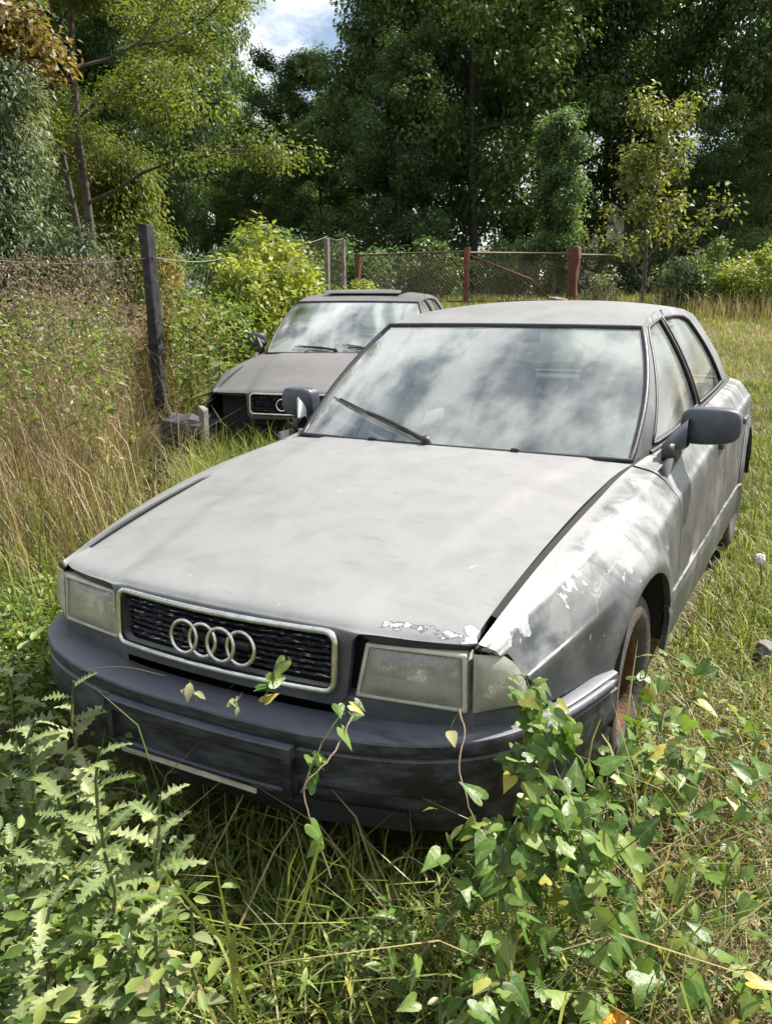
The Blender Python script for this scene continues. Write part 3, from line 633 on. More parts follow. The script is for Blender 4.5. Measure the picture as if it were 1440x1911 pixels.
    # ---- interior
    it = MB(); it.box((0, 1.72, .80), (1.30, .42, .16)); it.box((.36, 1.70, .885), (.40, .20, .07))
    it.obj('dashboard', M['inside'], root, bevel=.03)
    sw = empty('steering_wheel', (.36, 2.00, .84), root); sw.rotation_euler = (R_(-62), 0, 0)
    MB().tube([(.185*math.cos(t), .185*math.sin(t), 0) for t in np.linspace(0, 2*math.pi, 33)[:-1]], .014, 8, closed=True).obj('steering_rim', M['inside'], sw)
    MB().box((0, 0, -.01), (.34, .05, .03)).box((0, -.09, -.01), (.06, .16, .03)).box((0, 0, 0), (.15, .12, .05)).obj('steering_hub', M['inside'], sw, bevel=.01)
    for sx_ in (.36, -.36):
        st = empty('front_seat', parent=root)
        MB().box((sx_, 2.48, .48), (.50, .52, .18)).obj('seat_cushion', M['seat'], st, bevel=.05)
        Mr = np.array(Matrix.Rotation(R_(-14), 3, 'X')); MB().box((sx_, 2.78, .80), (.48, .14, .60), Mr).obj('seat_back', M['seat'], st, bevel=.05)
        MB().box((sx_, 2.86, 1.16), (.26, .09, .17), Mr).obj('head_restraint', M['seat'], st, bevel=.035)
    rs = empty('rear_seat', parent=root); MB().box((0, 3.25, .48), (1.24, .5, .16)).obj('seat_cushion', M['seat'], rs, bevel=.04)
    MB().box((0, 3.52, .74), (1.24, .14, .44), np.array(Matrix.Rotation(R_(-16), 3, 'X'))).obj('seat_back', M['seat'], rs, bevel=.04)
    MB().box((0, 3.70, .93), (1.25, .30, .03)).obj('parcel_shelf', M['inside'], root)
    MB().box((.02, 2.16, 1.255), (.20, .03, .06)).obj('rear_view_mirror', M['inside'], root, bevel=.01)
    for s_ in (1, -1): MB().box((s_*.79, 2.5, .62), (.02, 2.0, .5)).obj('door_card', M['inside'], root)
    V, F = quad([(-.5, 2.10, 1.288), (.5, 2.10, 1.288), (.48, 3.28, 1.315), (-.48, 3.28, 1.315)], 6, .012); MB().add(V, F).obj('headlining', M['seat'], root)
car = empty('abandoned_saloon_car'); car.rotation_euler = (0, -.008, 0)
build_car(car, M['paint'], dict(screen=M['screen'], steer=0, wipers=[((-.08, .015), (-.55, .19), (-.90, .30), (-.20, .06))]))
tag(car, 'weathered grey four-door saloon car in the foreground, wedged among weeds', 'car')
old = empty('wrecked_saloon_car', (-2.075, 3.44, .065)); old.rotation_euler = (0, 0, .297)
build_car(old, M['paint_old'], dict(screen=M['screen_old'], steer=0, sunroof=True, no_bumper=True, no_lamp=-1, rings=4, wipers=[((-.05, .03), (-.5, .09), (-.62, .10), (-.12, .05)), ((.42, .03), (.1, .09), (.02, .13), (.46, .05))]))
tag(old, 'darker dusty saloon car with missing headlight, parked behind by the fence', 'car')
# ------------------------------------------------------------------ terrain
FH = np.array([-math.sin(YAW), math.cos(YAW)])
def depth(x, y): return (x-CAM[0])*FH[0]+(y-CAM[1])*FH[1]
def ground_z(x, y):
    x = np.asarray(x, float); y = np.asarray(y, float); qd = depth(x, y)
    b = .028*fnoise(x, y, 1.1, 3)+.05*fnoise(x, y, .35, 4)*smooth(5, 12, qd)
    return 1.22*smooth(5, 19, qd)+b*smooth(-1, 4, qd+1)-.02
def place(u, qd, dz=0.0):
    z = 0.0
    for _ in range(4):
        d = qd*math.cos(PITCH)+(CAM[2]-z)*math.sin(PITCH); lat = (u-720)/FPX*d
        x, y = CAM[0]+FH[0]*qd+RT[0]*lat, CAM[1]+FH[1]*qd+RT[1]*lat; z = float(ground_z(x, y))
    return np.array([x, y, z+dz])
def placev(u, qd):
    u = np.asarray(u, float); qd = np.asarray(qd, float); z = 0*u
    for _ in range(3):
        d = qd*math.cos(PITCH)+(CAM[2]-z)*math.sin(PITCH); lat = (u-720)/FPX*d
        x, y = CAM[0]+FH[0]*qd+RT[0]*lat, CAM[1]+FH[1]*qd+RT[1]*lat; z = ground_z(x, y)
    return np.stack([x, y, z], 1)
def axis(l, h, n): s = np.linspace(-1, 1, n); return (h+l)/2+(h-l)/2*np.sign(s)*np.abs(s)**2.2
gx = np.concatenate([[-900, -400, -200, -110, -70], np.linspace(-45, 45, 181), [70, 110, 200, 400, 900]]); gy = np.concatenate([[-900, -400, -150, -60, -25], np.linspace(-12, 60, 145), [80, 120, 220, 450, 900]])
XX, YY = np.meshgrid(gx, gy); ZZ = ground_z(XX, YY); V = np.stack([XX, YY, ZZ], -1).reshape(-1, 3); nx = len(gx)
ii = (np.arange(len(gy)-1)[:, None]*nx+np.arange(nx-1)[None]).ravel(); F = np.stack([ii, ii+1, ii+nx+1, ii+nx], 1)
q = NT('weedy_soil'); c = q.coord()
n1 = q.noise(c, .45, 6, .6); n2 = q.noise(c, 7, 6, .7); n3 = q.noise(c, 60, 3, .7)
col = q.mix(q.ramp(n1, [(.42, 0.0), (.6, 1.0)]), q.ramp(n2, [(.3, (.030, .028, .014)), (.7, (.085, .085, .030))]), q.ramp(n2, [(.3, (.075, .055, .032)), (.7, (.20, .155, .090))]))
# the worn track: bare pale dirt along two strips
sx = q.n('ShaderNodeSeparateXYZ'); q.set(sx.inputs[0], c)
dq = q.math('ADD', q.math('MULTIPLY', sx.outputs['X'], float(FH[0])), q.math('MULTIPLY', sx.outputs['Y'], float(FH[1])))
lt = q.math('ADD', q.math('MULTIPLY', sx.outputs['X'], float(RT[0])), q.math('MULTIPLY', sx.outputs['Y'], float(RT[1])))
dq0 = float(FH @ CAM[:2]); lt0 = float(RT[:2] @ CAM[:2])
dq = q.math('ADD', q.math('SUBTRACT', dq, dq0), q.math('MULTIPLY_ADD', n2, 2.2, -1.1)); lt = q.math('ADD', q.math('SUBTRACT', lt, lt0), q.math('MULTIPLY_ADD', n2, .8, -.4))
def band(v, m, h, soft): return q.math('MULTIPLY_ADD', q.math('SUBTRACT', h, q.math('ABSOLUTE', q.math('SUBTRACT', v, m))), 1/soft, 0.5, clamp=True)
path = q.math('MULTIPLY', band(dq, 14.6, 1.9, .8), band(lt, 2.0, 2.1, .8))
p2 = band(lt, q.math('MULTIPLY_ADD', dq, .40, .95), .16, .35); p2 = q.math('MULTIPLY', p2, band(dq, 6.0, 3.6, 1.0))
p2 = q.math('MULTIPLY', p2, .75)
col = q.mix(q.math('MAXIMUM', path, p2), col, q.ramp(n3, [(.3, (.30, .25, .18)), (.7, (.52, .46, .37))]))
terrain = link('ground', npmesh('ground', V, F, q.done(q.pbr(Base_Color=col, Roughness=.95, Specular_IOR_Level=.1, Normal=q.bump(q.math('ADD', n3, n2), .6, .03)))))
tag(terrain, 'weedy rising ground with bare dirt track', 'ground', kind='structure')
# ------------------------------------------------------------------ leaves
def frames(nrm, head):
    n = nrm/(np.linalg.norm(nrm, axis=1)[:, None]+1e-9); h = head-(head*n).sum(1)[:, None]*n; h /= np.linalg.norm(h, axis=1)[:, None]+1e-9
    return np.stack([h, np.cross(n, h), n], 2)          # columns: along, across, normal
def scatter(tv, tf, pos, Rm, scl, var, vjit=.0):
    N, k = len(pos), len(tv); V = np.einsum('nij,kj->nki', Rm, tv)*np.asarray(scl)[:, None, None]+pos[:, None, :]
    F = (tf[None]+(np.arange(N)*k)[:, None, None]).reshape(-1, tf.shape[1])
    return V.reshape(-1, 3), F, np.repeat(var, k)
DIAMOND = (np.array([(0, 0, 0), (.42, .27, .05), (1, 0, -.10), (.42, -.27, .05)]), np.array([(0, 1, 2, 3)]))
LANCE = (np.array([(0, 0, 0), (.3, .13, .05), (.3, -.13, .05), (.7, .10, .02), (.7, -.10, .02), (1, 0, -.14)]), np.array([(0, 2, 4, 3), (0, 3, 1, 1), (3, 4, 5, 5)]))
LANCE = (np.array([(0, 0, 0), (.35, .15, .05), (1, 0, -.16), (.35, -.15, .05)]), np.array([(0, 1, 2, 3)]))
OVAL = (np.array([(0, 0, 0), (.22, .20, .06), (.60, .23, .05), (1, 0, -.12), (.60, -.23, .05), (.22, -.20, .06)]), np.array([(0, 1, 2, 3), (0, 3, 4, 5)]))
def unit(n): v = rng.normal(size=(n, 3)); return v/np.linalg.norm(v, axis=1)[:, None]
def leaf_cloud(centres, radii, per, size, up=.6, droop=0.0, flat=.7, tmpl=DIAMOND, vs=None, shell=.5):
    """leaves in flattened clumps; returns V, F, var"""
    n = len(centres); idx = np.repeat(np.arange(n), per); N = len(idx)
    d = unit(N); r = radii[idx]*(rng.random(N)**shell); off = d*r[:, None]*np.array([1, 1, flat])
    pos = centres[idx]+off; nr = d*.6+unit(N)*.7+np.array([0, 0, up]); hd = d*.8+unit(N)*.7+np.array([0, 0, -droop])
    base = (rng.random(n) if vs is None else vs); var = np.clip(base[idx]*.6+rng.random(N)*.4, 0, 1)
    return scatter(tmpl[0], tmpl[1], pos, frames(nr, hd), size*rng.uniform(.65, 1.35, N), var)
def skeleton(H, r0, nl, spread, lean=(0, 0), start=.22, up=.5, sub=4, curve=.15):
    """trunk and limbs as tubes; returns MB and the points that carry leaves"""
    mb = MB(); k = 9; z = np.linspace(0, 1, k); wob = np.cumsum(rng.normal(size=(k, 2))*.035*H/6, axis=0); wob[0] = 0
    T = np.stack([wob[:, 0]+lean[0]*z*H, wob[:, 1]+lean[1]*z*H, z*H], 1); mb.tube(T, r0*(1-.85*z)+.008, 8)
    tips = []
    for i in range(nl):
        f = start+(1-start)*(i+rng.random())/nl; p = np.array([np.interp(f, z, T[:, a]) for a in range(3)]); an = i*2.4+rng.normal()*.4
        L = spread*(.55+.6*rng.random())*(1.05-.55*f); d = np.array([math.cos(an), math.sin(an), up*(.5+rng.random())]); d /= np.linalg.norm(d)
        s = np.linspace(0, 1, 6); P = p+np.outer(s*L, d)+np.outer(s**2*L*curve, [0, 0, 1])+np.cumsum(rng.normal(size=(6, 3))*.05*L, 0)*s[:, None]
        rr = r0*.42*(1-.6*f); mb.tube(P, rr*(1-.8*s)+.006, 6)
        tips += [P[j] for j in (3, 4, 5)]
        for m in range(sub):
            g = .35+.6*rng.random(); b = np.array([np.interp(g, s, P[:, a]) for a in range(3)]); d2 = d+unit(1)[0]*.9; d2 /= np.linalg.norm(d2); l2 = L*.45*(.5+rng.random())
            Q = b+np.outer(np.linspace(0, 1, 4)*l2, d2); mb.tube(Q, rr*.35*(1-.7*np.linspace(0, 1, 4))+.004, 5); tips += [Q[2], Q[3]]
    tips.append(T[-1]); return mb, np.array(tips)
M['bark'] = simple('dark_bark', (.040, .036, .032), .95, 0, 9, .5, .6, .2)
M['bark_pale'] = simple('grey_brown_bark', (.095, .082, .068), .95, 0, 12, .5, .6, .2)
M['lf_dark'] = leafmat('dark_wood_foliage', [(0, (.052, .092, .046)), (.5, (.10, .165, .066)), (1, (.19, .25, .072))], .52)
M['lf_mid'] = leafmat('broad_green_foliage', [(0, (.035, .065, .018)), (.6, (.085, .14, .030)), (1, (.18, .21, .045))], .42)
M['lf_acacia'] = leafmat('yellow_green_feathery_foliage', [(0, (.06, .095, .022)), (.6, (.16, .19, .038)), (1, (.27, .27, .06))], .5)
M['lf_grey'] = leafmat('grey_green_willow_foliage', [(0, (.07, .10, .055)), (.6, (.17, .21, .12)), (1, (.32, .35, .23))], .35)
M['lf_bush'] = leafmat('yellow_green_hedge_foliage', [(0, (.07, .11, .018)), (.5, (.20, .25, .040)), (1, (.42, .42, .10))], .45)
M['lf_brown'] = leafmat('browning_foliage', [(0, (.10, .07, .025)), (.5, (.20, .15, .045)), (1, (.34, .26, .10))], .4)
M['lf_young'] = leafmat('young_tree_foliage', [(0, (.07, .09, .025)), (.5, (.16, .18, .045)), (1, (.30, .32, .08))], .45)
def tree(name, mats, H, r0, nl, spread, per, size, cr, lean=(0, 0), start=.25, up=.5, sub=4, droop=.2, upn=.6, flat=.65, extra=0, tmpl=DIAMOND, curve=.15):
    mb, tips = skeleton(H, r0, nl, spread, lean, start, up, sub, curve)
    if extra:
        e = unit(extra)*np.array([spread*.85, spread*.85, H*.36])*(rng.random(extra)**.4)[:, None]+np.array([lean[0]*H*.6, lean[1]*H*.6, H*.62]); tips = np.concatenate([tips, e])
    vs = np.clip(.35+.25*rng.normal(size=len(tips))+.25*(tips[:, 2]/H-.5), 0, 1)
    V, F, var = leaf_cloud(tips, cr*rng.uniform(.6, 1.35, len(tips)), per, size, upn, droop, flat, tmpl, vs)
    return mb.mesh(name+'_trunk', mats[1]), npmesh(name+'_crown', V, F, mats[0], var)
def put_tree(name, meshes, loc, rz=0, s=1.0, sz=None):
    t = empty(name, tuple(loc)); t.rotation_euler = (0, 0, rz); t.scale = (s, s, sz or s)
    link('trunk', meshes[0], t); link('crown', meshes[1], t); return t
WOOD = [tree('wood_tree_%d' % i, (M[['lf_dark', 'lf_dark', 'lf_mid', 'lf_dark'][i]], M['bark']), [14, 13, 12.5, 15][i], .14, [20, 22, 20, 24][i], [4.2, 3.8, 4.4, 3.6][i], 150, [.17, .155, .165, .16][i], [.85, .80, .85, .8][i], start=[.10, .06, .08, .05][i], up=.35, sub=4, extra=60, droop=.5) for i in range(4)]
TL = {0: 'broad dark wood tree right of the gap of sky', 1: 'large wood tree with lighter crown behind the middle gate post', 4: 'wood tree directly behind the young yellow-green tree', 5: 'big dark wood tree above the right shrubs', 6: 'wood tree cut off by the right edge', 11: 'shortest of the wood trees, just below the gap of sky', 10: 'narrow wood tree left of the gap of sky', 9: 'wood tree right of the feathery tree crown', 13: 'tall wood tree behind the feathery tree', 14: 'wood tree behind the grey willow bush', 15: 'wood tree at the left edge of the photo',
      23: 'small wood tree behind the left gate post', 24: 'small wood tree behind the right shrub row', 25: 'small light green wood tree behind the hedge', 26: 'small wood tree behind the dark fence post', 27: 'small dark wood tree left of the gate'}
wl = 'tall leafy tree in the dark wood behind the gate'
for k, (u, qd, i, rz, s, sz) in enumerate([
        (765, 30, 0, .3, .85, 1.15), (880, 27, 2, 1.1, 1.0, 1.15), (1000, 32, 3, 2.2, 1.0, 1.1), (1120, 36, 1, 4.0, 1.1, 1.2), (1185, 31, 2, 5.1, .9, 1.2), (1390, 31, 3, .9, 1.0, 1.1), (1530, 27, 1, 3.4, 1.0, 1.1),
        (645, 37, 1, 2.7, .85, .72), (790, 38, 3, 4.4, 1.1, 1.2), (335, 31, 3, 1.7, .75, 1.05), (410, 36, 1, .4, .50, 1.05), (535, 35, 3, 2.0, .58, .60), (300, 37, 0, 5.2, 1.1, 1.2), (150, 32, 1, 3.0, 1.1, 1.1), (20, 30, 3, .2, 1.1, 1.1), (-110, 26, 0, 2.3, 1.0, 1.0),
        (950, 45, 0, 3.9, 1.2, 1.2), (620, 48, 2, 1.4, 1.0, .82), (1480, 40, 0, 2.9, 1.2, 1.2), (420, 48, 1, 5.0, 1.0, .9), (230, 48, 3, 4.0, 1.2, 1.2), (-60, 42, 1, 2.0, 1.2, 1.3), (1290, 47, 1, .5, .7, .55), (740, 26, 1, .5, .5, .55), (1330, 27, 0, 3.5, .42, .40), (480, 29, 2, 1.0, .40, .36), (300, 24, 3, 1.0, .42, .38), (600, 31, 0, 4.2, .45, .42)]):
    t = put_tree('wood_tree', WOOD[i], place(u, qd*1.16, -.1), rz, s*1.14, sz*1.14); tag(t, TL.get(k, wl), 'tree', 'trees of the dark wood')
for k, (u, qd, i, rz, s) in enumerate([(200, -17, 1, .5, .8), (1900, -16, 2, 2.5, .75), (3200, -18, 0, 1.5, .8), (-1600, -15, 2, .9, .8)]):  # unseen trees added to cut the sky light on the car's front
    hx = CAM[0]+FH[0]*qd+RT[0]*(u-720)*.008; hy = CAM[1]+FH[1]*qd+RT[1]*(u-720)*.008
    tag(put_tree('sky_blocker_tree', WOOD[i], (hx, hy, -.1), rz, s, s), 'added unseen tree blocking sky light from behind the viewpoint', 'tree', 'added sky-blocking trees behind the viewpoint')
# distinct trees
ac = tree('acacia', (M['lf_acacia'], M['bark_pale']), 7.6, .075, 24, 2.9, 300, .060, .55, lean=(.02, .0), start=.24, up=.22, sub=4, droop=.3, upn=.9, flat=.40, curve=.02)
t = put_tree('acacia_tree', ac, place(196, 13.5), .4); tag(t, 'slender tree with feathery yellow-green leaves behind the left fence', 'tree')
mb = MB(); P = np.array([(0, 0, 0), (-.12, .02, .7), (-.30, .05, 1.5), (-.42, .0, 2.6), (-.5, 0, 3.8)]); mb.tube(P, [.09, .08, .065, .05, .02], 7); mb.obj('second_stem', M['bark_pale'], t)
wi = tree('willow', (M['lf_grey'], M['bark_pale']), 3.2, .07, 22, 1.15, 230, .085, .45, start=.04, up=.5, droop=.9, flat=.9, tmpl=LANCE)
t = put_tree('grey_willow_bush', wi, place(22, 10.6), 0, .95); tag(t, 'tall grey-green willow bush at the left edge behind the fence', 'bush')
wp = tree('weeping', (M['lf_acacia'], M['bark_pale']), 2.2, .05, 14, .75, 220, .08, .40, start=.2, up=.7, droop=2.5, flat=1.5, tmpl=LANCE)
t = put_tree('drooping_sapling', wp, place(245, 15.0), 1.0); tag(t, 'small drooping sapling just right of the feathery tree trunk', 'bush')
br = tree('overhang', (M['lf_brown'], M['bark_pale']), 5.6, .10, 9, 1.5, 200, .085, .42, start=.62, up=.25, flat=.6)
t = put_tree('browning_tree', br, place(-70, 10.0), .6, 1.05); tag(t, 'tree with browning yellowish leaves hanging into the top left corner', 'tree')
yt = tree('young', (M['lf_young'], M['bark_pale']), 3.3, .04, 13, 1.35, 24, .105, .24, start=.06, up=.95, sub=4, flat=1.0, curve=.5)
t = put_tree('young_tree', yt, place(1195, 17.0), .3); tag(t, 'young upright tree with sparse yellow-green leaves right of the gate', 'tree')
sp_ = tree('sapling', (M['lf_dark'], M['bark_pale']), 4.2, .05, 22, .9, 80, .09, .28, start=.1, up=1.3, flat=.9)
t = put_tree('slim_sapling', sp_, place(1030, 22.0), 1.3); tag(t, 'slim green sapling standing beyond the middle of the gate', 'tree')
# ------------------------------------------------------------------ bushes
def bush(name, mat, loc, rx, ry, h, nclump, per, size, cr, label, rz=0, tmpl=DIAMOND, up=.5, droop=.2, cat='bush', group=None):
    e = unit(nclump); e[:, 2] = np.abs(e[:, 2]); c_ = e*np.array([rx, ry, h])*(rng.random(nclump)**.45)[:, None]
    ca, sa = math.cos(rz), math.sin(rz); c_ = np.stack([c_[:, 0]*ca-c_[:, 1]*sa, c_[:, 0]*sa+c_[:, 1]*ca, c_[:, 2]+.05], 1)
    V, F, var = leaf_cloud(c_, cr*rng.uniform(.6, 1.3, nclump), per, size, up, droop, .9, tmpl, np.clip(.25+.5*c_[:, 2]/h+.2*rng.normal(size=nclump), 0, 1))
    t = empty(name, tuple(loc)); link('foliage', npmesh(name, V, F, mat, var), t)
    st = MB()
    for k in range(12):
        p = c_[rng.integers(nclump)]; st.tube([(p[0]*.2, p[1]*.2, -.05), (p[0]*.55, p[1]*.55, p[2]*.5), tuple(p)], [.016, .012, .004], 5)
    link('stem', st.mesh(name+'_stem', M['bark_pale']), t); tag(t, label, cat, group); return t
fence_dir = math.atan2(*(place(640, 17)-place(330, 8.5))[[1, 0]])
bush('hedge_bush', M['lf_bush'], place(505, 11.6), 1.5, .62, 1.62, 120, 130, .085, .26, 'lush yellow-green bush behind the darker car', fence_dir)
bush('hedge_bush', M['lf_bush'], place(430, 10.6), .55, .45, 1.45, 45, 110, .08, .24, 'narrow yellow-green bush between the fence post and the darker car', fence_dir)
bush('tangled_bush', M['lf_brown'], place(335, 9.6), .5, .4, 1.55, 36, 90, .07, .24, 'brownish withered creeper heap right beside the dark fence post', fence_dir)
bush('yellow_shrub', M['lf_bush'], place(678, 16.0), .5, .4, .62, 22, 90, .08, .2, 'small yellow shrub above the roof of the darker car')
bush('dark_bush', M['lf_mid'], place(795, 22.5), .95, .7, 2.0, 45, 100, .10, .32, 'pointed green bush standing behind the left gate panel')
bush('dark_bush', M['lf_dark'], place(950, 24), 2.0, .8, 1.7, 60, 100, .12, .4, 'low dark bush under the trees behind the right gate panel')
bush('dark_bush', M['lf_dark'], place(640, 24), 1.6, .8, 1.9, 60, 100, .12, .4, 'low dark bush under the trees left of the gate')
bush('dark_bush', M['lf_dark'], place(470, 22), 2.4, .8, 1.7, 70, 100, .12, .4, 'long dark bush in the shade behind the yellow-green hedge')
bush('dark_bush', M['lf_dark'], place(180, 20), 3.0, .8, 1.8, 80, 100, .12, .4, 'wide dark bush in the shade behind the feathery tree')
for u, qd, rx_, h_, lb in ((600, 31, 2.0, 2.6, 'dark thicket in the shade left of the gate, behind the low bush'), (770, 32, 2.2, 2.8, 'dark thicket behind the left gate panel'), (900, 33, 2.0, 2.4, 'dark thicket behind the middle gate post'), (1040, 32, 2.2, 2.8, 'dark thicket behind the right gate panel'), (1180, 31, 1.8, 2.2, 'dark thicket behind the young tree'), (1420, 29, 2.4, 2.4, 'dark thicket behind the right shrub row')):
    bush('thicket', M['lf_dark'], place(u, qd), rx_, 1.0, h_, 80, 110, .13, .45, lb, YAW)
bush('roadside_shrub', M['lf_mid'], place(1300, 16.4), .5, .4, .95, 30, 100, .075, .22, 'rounded green shrub right of the pale shrub')
bush('roadside_shrub', M['lf_bush'], place(1370, 16.3), .5, .4, .85, 30, 100, .075, .22, 'low yellow-green shrub in the right shrub row')
bush('roadside_shrub', M['lf_grey'], place(1262, 16.6), .45, .4, 1.25, 30, 100, .08, .22, 'pale grey-green shrub at the foot of the young tree')
bush('roadside_shrub', M['lf_bush'], place(1435, 16.2), .55, .5, 1.35, 34, 110, .08, .24, 'yellow-green shrub at the right edge of the field')
bush('roadside_shrub', M['lf_mid'], place(1335, 18.5), 1.1, .5, 1.25, 50, 110, .08, .26, 'long green shrub row between young tree and right edge')
bush('roadside_shrub', M['lf_young'], place(1395, 17.6), .8, .4, 1.05, 34, 110, .07, .24, 'faded flowering shrub in front of the right shrub row')
bush('roadside_shrub', M['lf_grey'], place(1120, 17.6), .4, .35, .75, 20, 90, .07, .2, 'low grey shrub between thick gate post and young tree')
# ------------------------------------------------------------------ fence, gate
M['old_wood'] = simple('weathered_dark_wood', (.040, .038, .040), .9, 0, 14, .5, .5, .2)
M['grey_wood'] = simple('bleached_grey_wood', (.20, .18, .155), .9, 0, 16, .4, .5, .2)
M['rust_dark'] = simple('dark_rusty_pipe', (.115, .045, .025), .8, .1, 20, .5, .4)
M['wire'] = simple('galvanised_wire', (.30, .30, .29), .5, .6, 20, .3, .1)
M['wire_rust'] = simple('rusted_wire', (.13, .10, .07), .7, .4, 20, .3, .1)
def post(name, p, h, w, mat, parent, lean=(0, 0), round_=False):
    m_ = MB(); k = 7; z = np.linspace(-.3, h, k); sec = [(-1, -1), (1, -1), (1, 1), (-1, 1)] if not round_ else [(math.cos(a), math.sin(a)) for a in np.linspace(0, 6.283, 11)[:-1]]
    V = []; F = []; n = len(sec)
    for i in range(k):
        j = 1+.10*rng.normal()
        for a, b in sec: V.append((p[0]+a*w/2*j+lean[0]*z[i]+.01*rng.normal()*w/.1, p[1]+b*w/2*j+lean[1]*z[i], p[2]+z[i]+(.01*rng.normal() if i == k-1 else 0)))
    for i in range(k-1):
        for j in range(n): F.append((i*n+j, i*n+(j+1) % n, (i+1)*n+(j+1) % n, (i+1)*n+j))
    F.append(list(range((k-1)*n, k*n))); m_.add(V, F); return m_.obj(name, mat, parent, True, bevel=w*.12)
def chain(name, A, B, z0, z1, pitch, r, mat, parent, sag=.02):
    """diamond mesh of real wires between two posts; z0 and z1 are heights over ground"""
    A = np.array(A); B = np.array(B); L = np.linalg.norm((B-A)[:2]); n = int(L/pitch); h = z1-z0; m_ = MB()
    Vs = []; Fs = []; b = 0
    for s_ in (1, -1):
        for k in range(-int(h/pitch)-1, n+int(h/pitch)+1):
            s0 = k*pitch; s1 = s0+s_*h
            pts = []
            for t in np.linspace(0, 1, 5):
                a = s0+(s1-s0)*t
                if 0 <= a <= L:
                    f = a/L; g = A*(1-f)+B*f; pts.append((g[0], g[1], g[2]+z0+h*t-sag*math.sin(math.pi*f)*(t)+.01*math.sin(a*3)))
            if len(pts) > 1: m_.tube(pts, r, 3, caps=False)
    o = m_.obj(name, mat, parent); o['kind'] = 'stuff'; return o
fl = empty('left_chain_link_fence', tuple(place(290, 8.6))); fl.location = (0, 0, 0); fl.name = 'chain_link_fence'
pA, pB, pC = place(306, 8.5), place(8, 8.2), place(-330, 8.0)
pts_f = [pA, place(440, 11.2), place(540, 13.6), place(612, 16.4), place(642, 18.3)]
post('post', pA, 1.90, .105, M['old_wood'], fl, (-.035, 0)); post('post', pB, 1.62, .06, M['rust_dark'], fl, round_=True); post('post', pC, 1.62, .06, M['rust_dark'], fl, round_=True)
for p in pts_f[1:]: post('post', p, 1.35, .07, M['grey_wood'], fl)
for a, b in zip([pC, pB]+pts_f[:-1], [pB, pA]+pts_f[1:]):
    chain('wire_mesh', a, b, .05, 1.58 if a is pC or a is pB else 1.36, .085 if a is pC or a is pB else .16, .0019, M['wire_rust'], fl)
    s = np.linspace(0, 1, 13)[:, None]; P = np.array(a)*(1-s)+np.array(b)*s; P[:, 2] += (1.60 if a is pC or a is pB else 1.60-.22*s[:, 0] if a is pA else 1.38)-.05*np.sin(math.pi*s[:, 0]); MB().tube(P, .0045, 5).obj('top_wire', M['wire'], fl)
tag(fl, 'sagging chain-link fence with dark wooden post left of the cars', 'fence')
fl['label'] = 'sagging wire mesh fence with dark wooden post left of the cars'
gt = empty('gate'); g0, g1, g2, g3 = place(668, 19.0), place(869, 17.6), place(1066, 18.6), place(1150, 19.2)
post('post', g0, 1.10, .13, M['rust_dark'], gt); post('post', g1, 1.17, .085, M['rust_dark'], gt); post('post', g2, 1.24, .20, M['rust_dark'], gt); 
for a, b in ((g0, g1), (g1, g2), (g2, g3)):
    MB().tube([a+[0, 0, 1.07], b+[0, 0, 1.09]], .020, 8).obj('top_rail', M['wire_rust'], gt); MB().tube([a+[0, 0, .12], b+[0, 0, .12]], .018, 8).obj('bottom_rail', M['rust_dark'], gt)
    chain('wire_mesh', a, b, .12, 1.06, .085, .0034, M['wire_rust'], gt, .0)
MB().tube([g1+[0, 0, 1.04], (g1+g2)/2+[.2, .1, .55], g2+[-.35, -.1, .02]], .018, 6).obj('brace', M['rust_dark'], gt); MB().tube([g0+[0, 0, .2], g1+[0, 0, .95]], .010, 6).obj('brace', M['rust_dark'], gt)
MB().lathe([(.001, .09), (.05, .085), (.055, .05), (.05, 0)], g2+np.array([0, 0, 1.24]), (0, 0, 1), 12).obj('post_cap', M['lf_bush'], gt)
tag(gt, 'rusty wire mesh double gate closing the yard behind the cars', 'gate')
def rock(name, loc, dims, mat, label, cat, rz=0, seed=0, rough=.18, group=None):
    bm = bmesh.new(); bmesh.ops.create_cube(bm, size=1); bmesh.ops.subdivide_edges(bm, edges=bm.edges, cuts=3, use_grid_fill=True); r = np.random.default_rng(seed)
    ph = r.uniform(0, 6, 9)
    for v in bm.verts:
        d = rough*math.sin(5*v.co.x+ph[0])*math.sin(4*v.co.y+ph[1])*math.sin(5*v.co.z+ph[2])+rough*.4*r.normal()*.5; n = v.co.normalized(); v.co = v.co*.8+n*.18+n*d
        v.co = Vector((v.co.x*dims[0], v.co.y*dims[1], v.co.z*dims[2]))
    me = bpy.data.meshes.new(name); bm.to_mesh(me); bm.free(); me.materials.append(mat); o = link(name, me); o.location = tuple(loc); o.rotation_euler = (.1, .15, rz); return tag(o, label, cat, group)
M['stone'] = simple('grey_rubble', (.16, .15, .15), .95, 0, 10, .5, .6, .2); M['dark_plastic'] = simple('charred_plastic', (.035, .034, .038), .7, 0, 10, .5, .3)
rock('rubble_block', place(1040, 17.4, .08), (.34, .2, .2), M['grey_wood'], 'pale broken block lying against the thick gate post', 'block', .3, 1)
rock('rubble_block', place(362, 6.1, .42), (.34, .22, .22), M['dark_plastic'], 'upper dark rubble block beside the bleached stake', 'block', .4, 2)
rock('rubble_block', place(365, 6.0, .18), (.30, .24, .2), M['stone'], 'lower grey rubble block beside the bleached stake', 'block', .9, 3)
rock('rubble_block', place(330, 6.2, .10), (.4, .25, .22), M['dark_plastic'], 'dark rubble lump in the grass left of the bleached stake', 'block', 1.9, 4)
rock('roadside_stone', place(1436, 3.05, .04), (.12, .10, .14), M['stone'], 'grey stone at the right edge in the grass', 'stone', .9, 5)
